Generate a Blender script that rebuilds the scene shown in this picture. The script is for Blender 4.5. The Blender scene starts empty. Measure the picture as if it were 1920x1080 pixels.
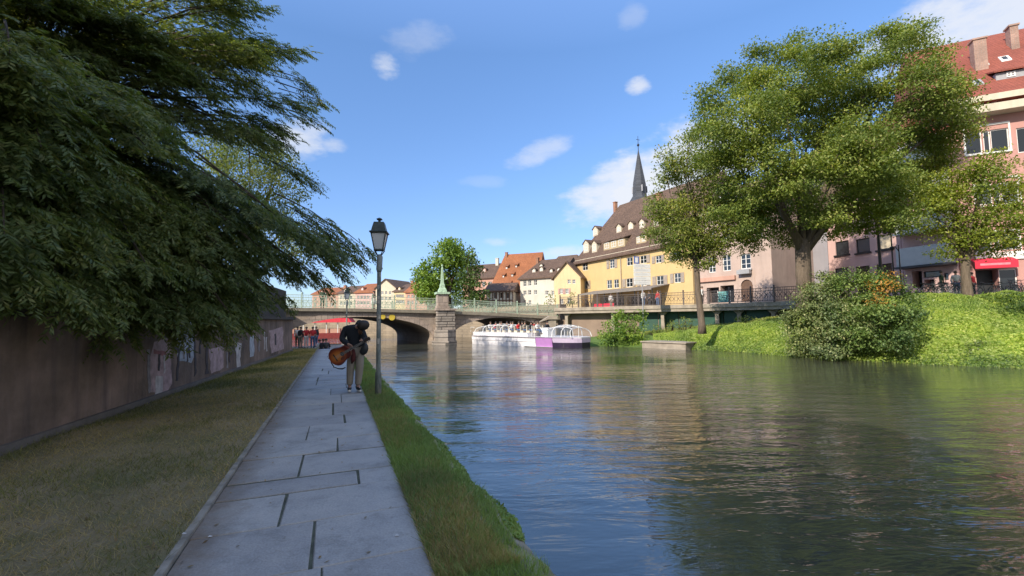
import bpy, bmesh, math, random
import numpy as np
from mathutils import Vector, Matrix, Euler
R = math.radians
random.seed(7); rng = np.random.default_rng(11)
scene = bpy.context.scene
COL = scene.collection

# ------------------------------------------------------------ camera
F = 850.0
CAM = Vector((0, 0, 1.6))
PITCH = math.atan(59 / F); ROLL = -0.0125
RM = (Matrix.Rotation(R(90) + PITCH, 3, 'X') @ Matrix.Rotation(ROLL, 3, 'Z'))
cd = bpy.data.cameras.new('camera'); cam = bpy.data.objects.new('camera', cd); COL.objects.link(cam)
cd.sensor_width = 36; cd.lens = F / 1920 * 36; cd.clip_end = 2000; cd.clip_start = 0.05
cam.matrix_world = Matrix.Translation(CAM) @ RM.to_4x4()
scene.camera = cam

def ray(px, py): return RM @ Vector(((px - 960) / F, (540 - py) / F, -1))
def P(px, py, D):                       # point on the ground plan at forward distance D
    d = ray(px, py); return CAM + d * (D / d.y)
def G(px, py, z=0.0):
    d = ray(px, py); return CAM + d * ((z - CAM.z) / d.z)

class Pl:                               # vertical plane through O along e
    def __init__(s, O, E2):
        s.O = Vector((O[0], O[1])); s.e = (Vector((E2[0], E2[1])) - s.O); s.L = s.e.length; s.e.normalize()
        s.n = Vector((-s.e.y, s.e.x))   # pointing backwards (away from camera) for left-to-right e
    def sz(s, px, py, off=0.0):
        d = ray(px, py); o = s.O + s.n * off
        t = ((o.x - CAM.x) * s.n.x + (o.y - CAM.y) * s.n.y) / (d.x * s.n.x + d.y * s.n.y)
        p = CAM + d * t
        return (p.x - s.O.x) * s.e.x + (p.y - s.O.y) * s.e.y, p.z
    def w(s, a, z, off=0.0):
        q = s.O + s.e * a + s.n * off; return Vector((q.x, q.y, z))
    @property
    def ang(s): return math.atan2(s.e.y, s.e.x)
def PlD(x0, d0, x1, d1):
    return Pl(P(x0, 590, d0).xy, P(x1, 590, d1).xy)

# ------------------------------------------------------------ object helpers
def tag(o, label=None, cat=None, group=None, kind=None):
    if label: o['label'] = label
    if cat: o['category'] = cat
    if group: o['group'] = group
    if kind: o['kind'] = kind
    return o
def empty(name, loc=(0, 0, 0), rz=0):
    o = bpy.data.objects.new(name, None); COL.objects.link(o)
    o.location = loc; o.rotation_euler = (0, 0, rz); o.empty_display_size = 0.2; return o
def link(name, me, m, parent=None):
    o = bpy.data.objects.new(name, me); COL.objects.link(o)
    if m is not None:
        for mm in (m if isinstance(m, (list, tuple)) else [m]): me.materials.append(mm)
    if parent is not None: o.parent = parent
    return o
def kids(o): return [c for c in bpy.data.objects if c.parent is o]
def dup(o, parent=None, loc=None, rz=None):
    c = o.copy(); COL.objects.link(c)
    if parent is not None: c.parent = parent
    if loc is not None: c.location = loc
    if rz is not None: c.rotation_euler = (0, 0, rz)
    for k in kids(o): dup(k, c)
    return c

class MB:
    def __init__(s): s.v = []; s.f = []; s.mi = []; s.cur = 0
    def _a(s, vs, fs):
        b = len(s.v); s.v += [tuple(v) for v in vs]; s.f += [tuple(i + b for i in f) for f in fs]; s.mi += [s.cur] * len(fs)
    def box(s, x0, x1, y0, y1, z0, z1):
        s._a([(x0, y0, z0), (x1, y0, z0), (x1, y1, z0), (x0, y1, z0), (x0, y0, z1), (x1, y0, z1), (x1, y1, z1), (x0, y1, z1)],
             [(0, 3, 2, 1), (4, 5, 6, 7), (0, 1, 5, 4), (1, 2, 6, 5), (2, 3, 7, 6), (3, 0, 4, 7)])
        return s
    def bar(s, a, b, w, h=None, up=(0, 0, 1)):
        a = Vector(a); b = Vector(b); h = h or w; d = (b - a).normalized(); u = Vector(up)
        if abs(d.dot(u)) > .95: u = Vector((1, 0, 0))
        x = d.cross(u).normalized(); y = x.cross(d)
        vs = [p + x * i * w / 2 + y * j * h / 2 for p in (a, b) for i, j in ((-1, -1), (1, -1), (1, 1), (-1, 1))]
        s._a(vs, [(0, 1, 2, 3), (7, 6, 5, 4), (0, 4, 5, 1), (1, 5, 6, 2), (2, 6, 7, 3), (3, 7, 4, 0)]); return s
    def tube(s, pts, rad, n=8, caps=True):
        pts = [Vector(p) for p in pts]
        if not isinstance(rad, (list, tuple)): rad = [rad] * len(pts)
        vs = []; ref = Vector((0.13, 0.21, 1))
        for i, p in enumerate(pts):
            d = (pts[min(i + 1, len(pts) - 1)] - pts[max(i - 1, 0)]).normalized()
            u = ref if abs(d.dot(ref.normalized())) < .97 else Vector((1, 0, 0))
            x = d.cross(u).normalized(); y = x.cross(d)
            for k in range(n):
                a = 2 * math.pi * k / n; vs.append(p + (x * math.cos(a) + y * math.sin(a)) * rad[i])
        fs = []
        for i in range(len(pts) - 1):
            for k in range(n):
                k2 = (k + 1) % n; fs.append((i * n + k, i * n + k2, (i + 1) * n + k2, (i + 1) * n + k))
        if caps: fs += [tuple(reversed(range(n))), tuple(range((len(pts) - 1) * n, len(pts) * n))]
        s._a(vs, fs); return s
    def lathe(s, prof, c=(0, 0), n=16, sq=False, rot=0.0):
        vs = []; fs = []
        for r, z in prof:
            for k in range(n):
                a = 2 * math.pi * k / n + rot
                vs.append((c[0] + r * math.cos(a), c[1] + r * math.sin(a), z))
        for i in range(len(prof) - 1):
            for k in range(n):
                k2 = (k + 1) % n; fs.append((i * n + k, i * n + k2, (i + 1) * n + k2, (i + 1) * n + k))
        fs += [tuple(reversed(range(n))), tuple(range((len(prof) - 1) * n, len(prof) * n))]
        s._a(vs, fs); return s
    def ell(s, c, r, nu=12, nv=8, z0=-1.0):
        vs = []; fs = []
        for j in range(nv + 1):
            t = math.asin(max(z0, -1)) + (math.pi / 2 - math.asin(max(z0, -1))) * j / nv
            for k in range(nu):
                a = 2 * math.pi * k / nu
                vs.append((c[0] + r[0] * math.cos(t) * math.cos(a), c[1] + r[1] * math.cos(t) * math.sin(a), c[2] + r[2] * math.sin(t)))
        for j in range(nv):
            for k in range(nu):
                k2 = (k + 1) % nu; fs.append((j * nu + k, j * nu + k2, (j + 1) * nu + k2, (j + 1) * nu + k))
        s._a(vs, fs); return s
    def poly(s, vs): s._a(vs, [tuple(range(len(vs)))]); return s
    def prism(s, pts, d):               # pts loop, extruded by vector d
        n = len(pts); d = Vector(d); vs = [Vector(p) for p in pts] + [Vector(p) + d for p in pts]
        s._a(vs, [tuple(range(n)), tuple(reversed(range(n, 2 * n)))] + [(i, i + n, (i + 1) % n + n, (i + 1) % n) for i in range(n)]); return s
    def build(s, name, m, parent=None, smooth=False, bevel=0, fix=True):
        me = bpy.data.meshes.new(name); me.from_pydata(s.v, [], s.f)
        if isinstance(m, (list, tuple)): me.polygons.foreach_set('material_index', s.mi)
        if fix or bevel:
            bm = bmesh.new(); bm.from_mesh(me)
            if fix: bmesh.ops.recalc_face_normals(bm, faces=bm.faces)
            if bevel: bmesh.ops.bevel(bm, geom=bm.edges[:], offset=bevel, segments=2, affect='EDGES', clamp_overlap=True)
            bm.to_mesh(me); bm.free()
        if smooth: me.polygons.foreach_set('use_smooth', [True] * len(me.polygons))
        me.update()
        return link(name, me, m, parent)

def npmesh(name, V, k, m, parent=None, mi=None):
    """V (n*k,3) vertices, every k of them one face"""
    V = np.asarray(V, dtype=np.float32).reshape(-1, 3); n = len(V); nf = n // k
    me = bpy.data.meshes.new(name); me.vertices.add(n); me.vertices.foreach_set('co', V.ravel())
    me.loops.add(n); me.loops.foreach_set('vertex_index', np.arange(n, dtype=np.int32))
    me.polygons.add(nf); me.polygons.foreach_set('loop_start', np.arange(0, n, k, dtype=np.int32))
    try: me.polygons.foreach_set('loop_total', np.full(nf, k, dtype=np.int32))
    except Exception: pass
    me.update(calc_edges=True); me.validate()
    return link(name, me, m, parent)
def unit(a): return a / np.maximum(np.linalg.norm(a, axis=1, keepdims=True), 1e-6)
def leaves(C, A, N, L, W):
    """diamond leaves: centre C, long axis A, rough normal N"""
    A = unit(A); B = unit(np.cross(N, A)); L = np.asarray(L).reshape(-1, 1); W = np.asarray(W).reshape(-1, 1)
    return np.stack([C - A * L / 2, C - A * L * .05 + B * W / 2, C + A * L / 2, C - A * L * .05 - B * W / 2], 1).reshape(-1, 3)
def blades(C, h, w, lean):
    n = len(C); a = rng.uniform(0, 2 * np.pi, n); d = np.stack([np.cos(a), np.sin(a), np.zeros(n)], 1)
    b = rng.uniform(0, 2 * np.pi, n); l = np.stack([np.cos(b), np.sin(b), np.zeros(n)], 1) * (rng.uniform(0.1, 1, n) * lean * h)[:, None]
    up = np.zeros((n, 3)); up[:, 2] = h
    return np.stack([C - d * (w / 2)[:, None], C + d * (w / 2)[:, None], C + up + l], 1).reshape(-1, 3)

# ------------------------------------------------------------ materials
def newmat(name):
    m = bpy.data.materials.new(name); m.use_nodes = True; nt = m.node_tree
    b = nt.nodes['Principled BSDF']; return m, nt, b
def nd(nt, t, **k):
    n = nt.nodes.new(t)
    for a, v in k.items():
        if a.startswith('i_'):
            key = a[2:]; key = int(key) if key.isdigit() else key.replace('_', ' ')
            n.inputs[key].default_value = v
        else: setattr(n, a, v)
    return n
def ramp(nt, fac, stops):
    r = nt.nodes.new('ShaderNodeValToRGB'); e = r.color_ramp.elements
    while len(e) < len(stops): e.new(0.5)
    for el, (p, c) in zip(e, stops): el.position = p; el.color = (*c, 1) if len(c) == 3 else c
    nt.links.new(fac, r.inputs[0]); return r.outputs[0]
def mixc(nt, f, a, b, mode='MIX'):
    n = nt.nodes.new('ShaderNodeMix'); n.data_type = 'RGBA'; n.blend_type = mode
    for s, v in ((n.inputs[0], f), (n.inputs[6], a), (n.inputs[7], b)):
        if hasattr(v, 'node'): nt.links.new(v, s)
        elif isinstance(v, (int, float)): s.default_value = v
        else: s.default_value = (*v, 1)
    return n.outputs[2]
def dk(c, k): return tuple(x * k for x in c)
def uvw(nt):                            # (x+y, z) of the object's own frame, for walls
    tc = nd(nt, 'ShaderNodeTexCoord'); sp = nd(nt, 'ShaderNodeSeparateXYZ'); nt.links.new(tc.outputs['Object'], sp.inputs[0])
    ad = nd(nt, 'ShaderNodeMath', operation='ADD'); nt.links.new(sp.outputs[0], ad.inputs[0]); nt.links.new(sp.outputs[1], ad.inputs[1])
    cb = nd(nt, 'ShaderNodeCombineXYZ'); nt.links.new(ad.outputs[0], cb.inputs[0]); nt.links.new(sp.outputs[2], cb.inputs[1])
    return tc.outputs['Object'], cb.outputs[0]
def plain(name, col, rough=.6, metal=0, var=.25, sc=3.0, bump=0.0, bsc=20, spec=.5):
    m, nt, b = newmat(name); tc = nd(nt, 'ShaderNodeTexCoord')
    n = nd(nt, 'ShaderNodeTexNoise', i_Scale=sc, i_Detail=6.0, i_Roughness=.6); nt.links.new(tc.outputs['Object'], n.inputs['Vector'])
    c = ramp(nt, n.outputs[0], [(.3, dk(col, 1 - var)), (.7, tuple(min(1, x * (1 + var * .6)) for x in col))])
    nt.links.new(c, b.inputs['Base Color']); b.inputs['Roughness'].default_value = rough; b.inputs['Metallic'].default_value = metal
    b.inputs['Specular IOR Level'].default_value = spec
    if bump:
        n2 = nd(nt, 'ShaderNodeTexNoise', i_Scale=bsc, i_Detail=5.0); nt.links.new(tc.outputs['Object'], n2.inputs['Vector'])
        bp = nd(nt, 'ShaderNodeBump', i_Strength=bump, i_Distance=.02); nt.links.new(n2.outputs[0], bp.inputs['Height']); nt.links.new(bp.outputs[0], b.inputs['Normal'])
    return m
def plaster(name, col, dirt=.25, streak=.3):
    m, nt, b = newmat(name); oc, wv = uvw(nt)
    n1 = nd(nt, 'ShaderNodeTexNoise', i_Scale=.6, i_Detail=8.0, i_Roughness=.65); nt.links.new(oc, n1.inputs['Vector'])
    mp = nd(nt, 'ShaderNodeMapping'); mp.inputs['Scale'].default_value = (2.5, .25, 1); nt.links.new(wv, mp.inputs[0])
    n2 = nd(nt, 'ShaderNodeTexNoise', i_Scale=1.2, i_Detail=5.0); nt.links.new(mp.outputs[0], n2.inputs['Vector'])
    c1 = ramp(nt, n1.outputs[0], [(.3, dk(col, 1 - dirt)), (.65, col)])
    f2 = ramp(nt, n2.outputs[0], [(.45, (0, 0, 0)), (.8, (streak,) * 3)])
    c = mixc(nt, f2, c1, dk(col, .5)); nt.links.new(c, b.inputs['Base Color']); b.inputs['Roughness'].default_value = .9
    n3 = nd(nt, 'ShaderNodeTexNoise', i_Scale=25.0); nt.links.new(oc, n3.inputs['Vector'])
    bp = nd(nt, 'ShaderNodeBump', i_Strength=.25, i_Distance=.02); nt.links.new(n3.outputs[0], bp.inputs['Height']); nt.links.new(bp.outputs[0], b.inputs['Normal'])
    return m
def stone(name, c1, c2, mortar, bw=.7, bh=.32, rough=.9, stain=(.08, .07, .06), ms=.015, stf=.6):
    m, nt, b = newmat(name); oc, wv = uvw(nt)
    br = nd(nt, 'ShaderNodeTexBrick', i_Scale=1.0); br.inputs['Brick Width'].default_value = bw; br.inputs['Row Height'].default_value = bh
    br.inputs['Mortar Size'].default_value = ms; br.inputs['Mortar Smooth'].default_value = .3; br.inputs['Bias'].default_value = 0
    nw = nd(nt, 'ShaderNodeTexNoise', i_Scale=1.5); nt.links.new(wv, nw.inputs['Vector'])
    va = mixc(nt, .04, wv, nw.outputs[1], 'ADD'); nt.links.new(va, br.inputs['Vector'])
    br.inputs['Color1'].default_value = (*c1, 1); br.inputs['Color2'].default_value = (*c2, 1); br.inputs['Mortar'].default_value = (*mortar, 1)
    n1 = nd(nt, 'ShaderNodeTexNoise', i_Scale=.55, i_Detail=8.0, i_Roughness=.7); nt.links.new(oc, n1.inputs['Vector'])
    f = ramp(nt, n1.outputs[0], [(.42, (0, 0, 0)), (.75, (stf,) * 3)])
    c = mixc(nt, f, br.outputs[0], stain)
    n2 = nd(nt, 'ShaderNodeTexNoise', i_Scale=9.0, i_Detail=6.0); nt.links.new(oc, n2.inputs['Vector'])
    c = mixc(nt, .35, c, ramp(nt, n2.outputs[0], [(.3, (.25,) * 3), (.7, (1, 1, 1))]), 'MULTIPLY')
    nt.links.new(c, b.inputs['Base Color']); b.inputs['Roughness'].default_value = rough
    h = mixc(nt, .5, br.outputs['Fac'], n2.outputs[0], 'SUBTRACT')
    bp = nd(nt, 'ShaderNodeBump', i_Strength=.5, i_Distance=.04); bp.invert = True; nt.links.new(h, bp.inputs['Height']); nt.links.new(bp.outputs[0], b.inputs['Normal'])
    return m
def tiles(name, col, col2=None, tw=.2, th=.16):
    col2 = col2 or dk(col, .6); return stone(name, col, col2, dk(col, .35), tw, th, .85, stain=dk(col, .45), ms=.012, stf=.7)
def leafmat(name, dark, light, trans=.35, warm=None, rough=.5):
    m, nt, b = newmat(name); gi = nd(nt, 'ShaderNodeNewGeometry')
    c = ramp(nt, gi.outputs['Random Per Island'], [(0, dark), (.75, light), (1, warm or light)])
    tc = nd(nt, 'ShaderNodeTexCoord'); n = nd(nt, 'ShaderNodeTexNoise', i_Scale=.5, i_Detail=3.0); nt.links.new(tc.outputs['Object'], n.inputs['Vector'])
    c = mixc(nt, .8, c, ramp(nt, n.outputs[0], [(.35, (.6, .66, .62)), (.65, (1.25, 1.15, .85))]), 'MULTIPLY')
    nt.links.new(c, b.inputs['Base Color']); b.inputs['Roughness'].default_value = rough; b.inputs['Specular IOR Level'].default_value = .35
    tr = nd(nt, 'ShaderNodeBsdfTranslucent'); nt.links.new(mixc(nt, 1, c, (1.3, 1.3, .5), 'MULTIPLY'), tr.inputs[0])
    ms = nd(nt, 'ShaderNodeMixShader'); ms.inputs[0].default_value = trans
    nt.links.new(b.outputs[0], ms.inputs[1]); nt.links.new(tr.outputs[0], ms.inputs[2]); nt.links.new(ms.outputs[0], nt.nodes['Material Output'].inputs[0])
    return m
def bark(name, col):
    m, nt, b = newmat(name); tc = nd(nt, 'ShaderNodeTexCoord'); mp = nd(nt, 'ShaderNodeMapping'); mp.inputs['Scale'].default_value = (5, 5, .9)
    nt.links.new(tc.outputs['Object'], mp.inputs[0]); n = nd(nt, 'ShaderNodeTexNoise', i_Scale=2.0, i_Detail=8.0, i_Roughness=.7); nt.links.new(mp.outputs[0], n.inputs['Vector'])
    nt.links.new(ramp(nt, n.outputs[0], [(.3, dk(col, .4)), (.7, col)]), b.inputs['Base Color']); b.inputs['Roughness'].default_value = .95
    bp = nd(nt, 'ShaderNodeBump', i_Strength=.8, i_Distance=.06); nt.links.new(n.outputs[0], bp.inputs['Height']); nt.links.new(bp.outputs[0], b.inputs['Normal'])
    return m
def glassy(name, col=(.02, .025, .03), rough=.08):
    m, nt, b = newmat(name); gi = nd(nt, 'ShaderNodeObjectInfo')
    nt.links.new(ramp(nt, gi.outputs['Random'], [(0, dk(col, .6)), (.6, col), (1, tuple(x * 3 + .04 for x in col))]), b.inputs['Base Color'])
    b.inputs['Roughness'].default_value = rough; b.inputs['Specular IOR Level'].default_value = .7
    return m
def clear(name, tint=(.9, .95, 1), k=.8):
    m, nt, b = newmat(name); b.inputs['Base Color'].default_value = (*dk(tint, .7), 1); b.inputs['Roughness'].default_value = .05
    t = nd(nt, 'ShaderNodeBsdfTransparent'); ms = nd(nt, 'ShaderNodeMixShader'); ms.inputs[0].default_value = k
    nt.links.new(b.outputs[0], ms.inputs[1]); nt.links.new(t.outputs[0], ms.inputs[2]); nt.links.new(ms.outputs[0], nt.nodes['Material Output'].inputs[0]); return m

M = {}
M['glass'] = glassy('window_glass')
M['white'] = plain('white_paint', (.72, .71, .68), .5, var=.1)
M['cream'] = plaster('cream_plaster', (.62, .55, .42))
M['yellow'] = plaster('yellow_plaster', (.60, .43, .20), .12, .12)
M['whitepl'] = plaster('white_plaster', (.62, .58, .50), .15)
M['paleyel'] = plaster('pale_yellow_plaster', (.66, .52, .30), .15)
M['pink'] = plaster('pink_render', (.60, .40, .36), .12, .12)
M['redpink'] = plaster('red_pink_render', (.50, .27, .235), .12, .12)
M['salmon'] = plaster('salmon_plaster', (.55, .32, .24), .15)
M['beige'] = plaster('beige_sandstone', (.50, .38, .32), .2)
M['greybeige'] = plaster('grey_beige_stone', (.36, .28, .25), .25)
M['brickor'] = stone('orange_brick', (.48, .20, .10), (.40, .16, .08), (.35, .25, .18), .25, .08)
M['t_brown'] = tiles('brown_roof_tiles', (.20, .125, .085))
M['t_orange'] = tiles('orange_roof_tiles', (.46, .17, .07), (.36, .13, .05))
M['t_red'] = tiles('red_roof_tiles', (.36, .10, .065), (.30, .085, .055))
M['slate'] = tiles('slate', (.10, .11, .13))
M['shutter'] = plain('shutter_paint', (.36, .30, .24), .6)
M['shutterp'] = plain('pink_shutter_paint', (.45, .27, .25), .6)
M['timber'] = plain('dark_timber', (.13, .075, .05), .8)
M['dark'] = plain('dark_paint', (.02, .022, .025), .5)
M['iron'] = plain('lamp_iron', (.035, .05, .045), .5, var=.5, sc=12)
M['ptype'] = plain('grey_slab', (.33, .33, .34), .7)
M['concrete'] = plain('concrete', (.34, .29, .23), .9, var=.3, sc=2, bump=.3)
M['skin'] = plain('skin', (.45, .26, .19), .55, var=.1)
M['hair'] = plain('dark_hair', (.028, .020, .015), .6)
M['hairb'] = plain('brown_hair', (.08, .05, .03), .6)
M['red'] = plain('red_cloth', (.50, .025, .03), .8)
M['redaw'] = plain('red_awning', (.62, .02, .05), .7, var=.1)
M['blue'] = plain('blue_denim', (.07, .12, .22), .9)
M['navy'] = plain('navy_cloth', (.022, .027, .036), .9)
M['whitec'] = plain('white_cloth', (.65, .63, .60), .9)
M['beigec'] = plain('beige_cloth', (.30, .26, .21), .9)
M['greenc'] = plain('green_cloth', (.04, .07, .04), .9)
M['verd'] = plain('verdigris', (.40, .54, .38), .8, var=.35, sc=6)
M['rail'] = plain('pale_green_railing', (.38, .47, .35), .6, var=.3, sc=5)
M['bridge'] = stone('bridge_stone', (.46, .36, .28), (.36, .295, .24), (.24, .20, .17), .9, .42, stain=(.12, .10, .085), stf=.7)
M['ring'] = stone('arch_stone', (.48, .38, .31), (.38, .31, .26), (.16, .13, .11), .5, .6, stain=(.12, .10, .085))
M['quaywall'] = stone('quay_stone', (.38, .30, .21), (.31, .25, .18), (.16, .13, .10), .8, .35, stain=(.13, .11, .08))
M['pier'] = stone('pier_stone', (.42, .36, .31), (.32, .28, .24), (.09, .08, .07), 1.1, .5, stain=(.1, .09, .08), ms=.04)
M['bark1'] = bark('grey_bark', (.19, .145, .105)); M['bark2'] = bark('dark_bark', (.10, .075, .055)); M['barkl'] = bark('pale_bark', (.42, .33, .24))
# ------------------------------------------------------------ sky and sun
SUN = Vector((-.70, -.71, 0)).normalized(); EL = R(32)
w = bpy.data.worlds.new("World"); scene.world = w; w.use_nodes = True; nt = w.node_tree
bg = nt.nodes['Background']; sky = nd(nt, 'ShaderNodeTexSky', sky_type='NISHITA', sun_disc=False)
sky.sun_elevation = EL; sky.sun_rotation = math.atan2(SUN.x, SUN.y); sky.air_density = 1.0; sky.dust_density = .1; sky.ozone_density = 2.0
SKYK = .15
bg.inputs[1].default_value = SKYK
tc = nd(nt, 'ShaderNodeTexCoord')
def vm(op, a, b=None):
    n = nd(nt, 'ShaderNodeVectorMath', operation=op)
    for i, v in enumerate((a, b)):
        if v is None: continue
        if hasattr(v, 'node'): nt.links.new(v, n.inputs[i])
        else: n.inputs[i].default_value = v
    return n.outputs['Value'] if op == 'DOT_PRODUCT' else n.outputs[0]
def mt(op, a, b=0.0, c=0.0):
    n = nd(nt, 'ShaderNodeMath', operation=op)
    for i, v in enumerate((a, b, c)):
        if hasattr(v, 'node'): nt.links.new(v, n.inputs[i])
        else: n.inputs[i].default_value = v
    return n.outputs[0]
D = vm('NORMALIZE', tc.outputs['Generated'])
mpw = nd(nt, 'ShaderNodeMapping'); mpw.inputs['Scale'].default_value = (1, 1, 2.2); nt.links.new(D, mpw.inputs[0])
nz = nd(nt, 'ShaderNodeTexNoise', i_Scale=9.0, i_Detail=8.0, i_Roughness=.62); nt.links.new(mpw.outputs[0], nz.inputs['Vector'])
nzz = mt('SUBTRACT', nz.outputs[0], .5)
tot = None
# (px, py, half width px, half height px, opacity, tilt)
for (px, py, a_, b_, op, ti) in [(722, 118, 34, 26, .7, -.3), (775, 75, 75, 34, .22, .3), (1196, 160, 26, 18, .8, 0), (1012, 288, 62, 24, .5, .35), (560, 262, 60, 42, .75, 0),
        (625, 272, 34, 16, .5, 0), (1180, 352, 120, 55, .9, .3), (1290, 315, 135, 85, 1.0, .4), (1235, 345, 120, 75, 1.0, .2), (940, 452, 40, 10, .4, 0), (1050, 478, 85, 18, .6, .1), (1840, 20, 190, 80, .9, .1),
        (1760, 45, 60, 38, .6, .3), (1920, 70, 160, 50, .5, 0), (905, 340, 50, 14, .15, 0), (1185, 25, 30, 26, .22, 0), (2300, 200, 400, 120, .8, .2), (-300, 200, 500, 150, .7, 0)]:
    c = ray(px, py).normalized(); h = Vector((c.y, -c.x, 0)).normalized(); v = h.cross(c).normalized()
    h2 = h * math.cos(ti) + v * math.sin(ti); v2 = v * math.cos(ti) - h * math.sin(ti)
    k = ray(px, py).length * F / 1.0
    k = F * (ray(px, py).length)        # px per radian, roughly
    x = mt('MULTIPLY', vm('DOT_PRODUCT', D, tuple(h2)), k / a_); y = mt('MULTIPLY', vm('DOT_PRODUCT', D, tuple(v2)), k / b_)
    r2 = mt('ADD', mt('MULTIPLY', x, x), mt('MULTIPLY', y, y))
    f = mt('SUBTRACT', mt('SUBTRACT', 1.0, r2), mt('MULTIPLY', nzz, -3.6))
    f = mt('MULTIPLY', mt('ADD', f, .35 if a_ > 100 else 0.1), .75)
    n = nd(nt, 'ShaderNodeClamp'); nt.links.new(f, n.inputs[0]); g = n.outputs[0]
    fr = mt('GREATER_THAN', vm('DOT_PRODUCT', D, tuple(c)), .2)
    g = mt('MULTIPLY', mt('MULTIPLY', mt('MULTIPLY', mt('MULTIPLY', g, g), mt('SUBTRACT', 3.0, mt('MULTIPLY', g, 2.0))), op * .92), fr)
    tot = g if tot is None else mt('MAXIMUM', tot, g)
# unseen cloud cover added behind the camera to brighten the shade
bk = nd(nt, 'ShaderNodeMapRange'); nt.links.new(vm('DOT_PRODUCT', D, (.25, -.97, 0)), bk.inputs[0]); bk.inputs[1].default_value = -.1; bk.inputs[2].default_value = .35
nb = nd(nt, 'ShaderNodeTexNoise', i_Scale=3.0, i_Detail=5.0); nt.links.new(D, nb.inputs['Vector'])
nr = nd(nt, 'ShaderNodeMapRange'); nt.links.new(nb.outputs[0], nr.inputs[0]); nr.inputs[1].default_value = .3; nr.inputs[2].default_value = .5
tot = mt('MAXIMUM', tot, mt('MULTIPLY', mt('MULTIPLY', bk.outputs[0], nr.outputs[0]), .9))
spz = nd(nt, 'ShaderNodeSeparateXYZ'); nt.links.new(D, spz.inputs[0])
elv = ramp(nt, spz.outputs[2], [(0, (.33, .38, .45)), (.14, (.38, .42, .48)), (.29, (.43, .50, .53)), (.52, (.50, .60, .62)), (.78, (1.25, 1.25, 1.18))])  # sky overhead, out of view, brightened to fill the shade
tint = mixc(nt, 1.0, sky.outputs[0], (.97, .98, 1.14), 'MULTIPLY')
tint = mixc(nt, 1.0, tint, elv, 'MULTIPLY')
cc = mixc(nt, tot, tint, tuple(x / SKYK for x in (.365, .375, .395)))
nt.links.new(cc, bg.inputs[0])
sl = bpy.data.lights.new('sun', 'SUN'); sl.energy = 2.55; sl.angle = R(.6); sl.color = (1, .90, .76)
so = bpy.data.objects.new('sun', sl); COL.objects.link(so)
sd = Vector((SUN.x * math.cos(EL), SUN.y * math.cos(EL), math.sin(EL)))
so.rotation_euler = sd.to_track_quat('Z', 'Y').to_euler(); so.location = (-20, -20, 30)
scene.view_settings.view_transform = 'Standard'; scene.view_settings.look = 'None'; scene.view_settings.exposure = 1.28; scene.view_settings.gamma = 1
scene.cycles.max_bounces = 6; scene.cycles.transparent_max_bounces = 12; scene.cycles.caustics_reflective = False; scene.cycles.caustics_refractive = False
scene.cycles.sample_clamp_indirect = 4; scene.cycles.use_denoising = True

# ------------------------------------------------------------ water
WZ = -0.7
m, nt2, b = newmat('river_water'); M['water'] = m
tcw = nd(nt2, 'ShaderNodeTexCoord')
def wn(scale, sx, sy, rot, det=3.0, rough=.5, dist=0.0):
    mp = nd(nt2, 'ShaderNodeMapping'); mp.inputs['Scale'].default_value = (sx, sy, 1); mp.inputs['Rotation'].default_value = (0, 0, rot)
    nt2.links.new(tcw.outputs['Object'], mp.inputs[0]); n = nd(nt2, 'ShaderNodeTexNoise', i_Scale=scale, i_Detail=det, i_Roughness=rough, i_Distortion=dist)
    nt2.links.new(mp.outputs[0], n.inputs['Vector']); return n.outputs[0]
msk = ramp(nt2, wn(.09, .6, 1.3, .2, 3.0), [(.40, (.18,) * 3), (.58, (1.3, 1.3, 1.3))])
bp = None
for (n_, st, di) in ((wn(.30, .5, 1.4, .15, 2.0), .5, .14), (wn(1.5, .5, 1.6, -.1, 4.0, .6, .5), 0.8, .075), (wn(7.0, .5, 1.5, .3, 3.0), .55, .012)):
    q = nd(nt2, 'ShaderNodeBump', i_Strength=st, i_Distance=di); nt2.links.new(n_ if di > .1 else mixc(nt2, 1.0, n_, msk, 'MULTIPLY'), q.inputs['Height'])
    if bp is not None: nt2.links.new(bp.outputs[0], q.inputs['Normal'])
    bp = q
nt2.links.new(bp.outputs[0], b.inputs['Normal'])
b.inputs['Base Color'].default_value = (.055, .058, .042, 1); b.inputs['Roughness'].default_value = .05; b.inputs['IOR'].default_value = 2.35
b.inputs['Specular Tint'].default_value = (1, 1, 1, 1)
mb = MB(); mb.box(-400, 400, -60, 500, WZ - .6, WZ)
tag(mb.build('water', M['water']), kind='structure')

# ------------------------------------------------------------ left quay
L0 = G(310, 1080).xy; L1 = G(583, 675).xy; U = (L1 - L0).normalized(); NR = Vector((U.y, -U.x))
R0 = G(831, 1080).xy; R1 = G(696, 758).xy; Q0 = G(1030, 1080).xy; Q1 = G(722, 722).xy
def tl(p): v = Vector(p[:2]) - L0; return v.dot(U), v.dot(NR)
tR0, wR0 = tl(R0); tR1, wR1 = tl(R1); tQ0, wQ0 = tl(Q0); tQ1, wQ1 = tl(Q1)
def WR(t): return wR0 + (wR1 - wR0) * max(-.4, min(1.6, (t - tR0) / (tR1 - tR0)))
def WQ(t): return wQ0 + (wQ1 - wQ0) * max(-.4, min(1.3, (t - tQ0) / (tQ1 - tQ0)))
def pt(t, wv, z=0.0):
    q = L0 + U * t + NR * wv; return Vector((q.x, q.y, z + zdrop(t)))
TE = tl(G(590, 655).xy)[0]              # where the path starts to go down towards the bridge
def zdrop(t): return -0.5 * max(0, min(1, (t - TE) / 5.0)) if t > TE else 0.0
print('widths', wR0, wR1, wQ0, wQ1, 'TE', TE)
WA = G(0, 860); WB = P(548, 640, 24.3)
wallP = Pl(WA.xy, WB.xy)

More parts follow.
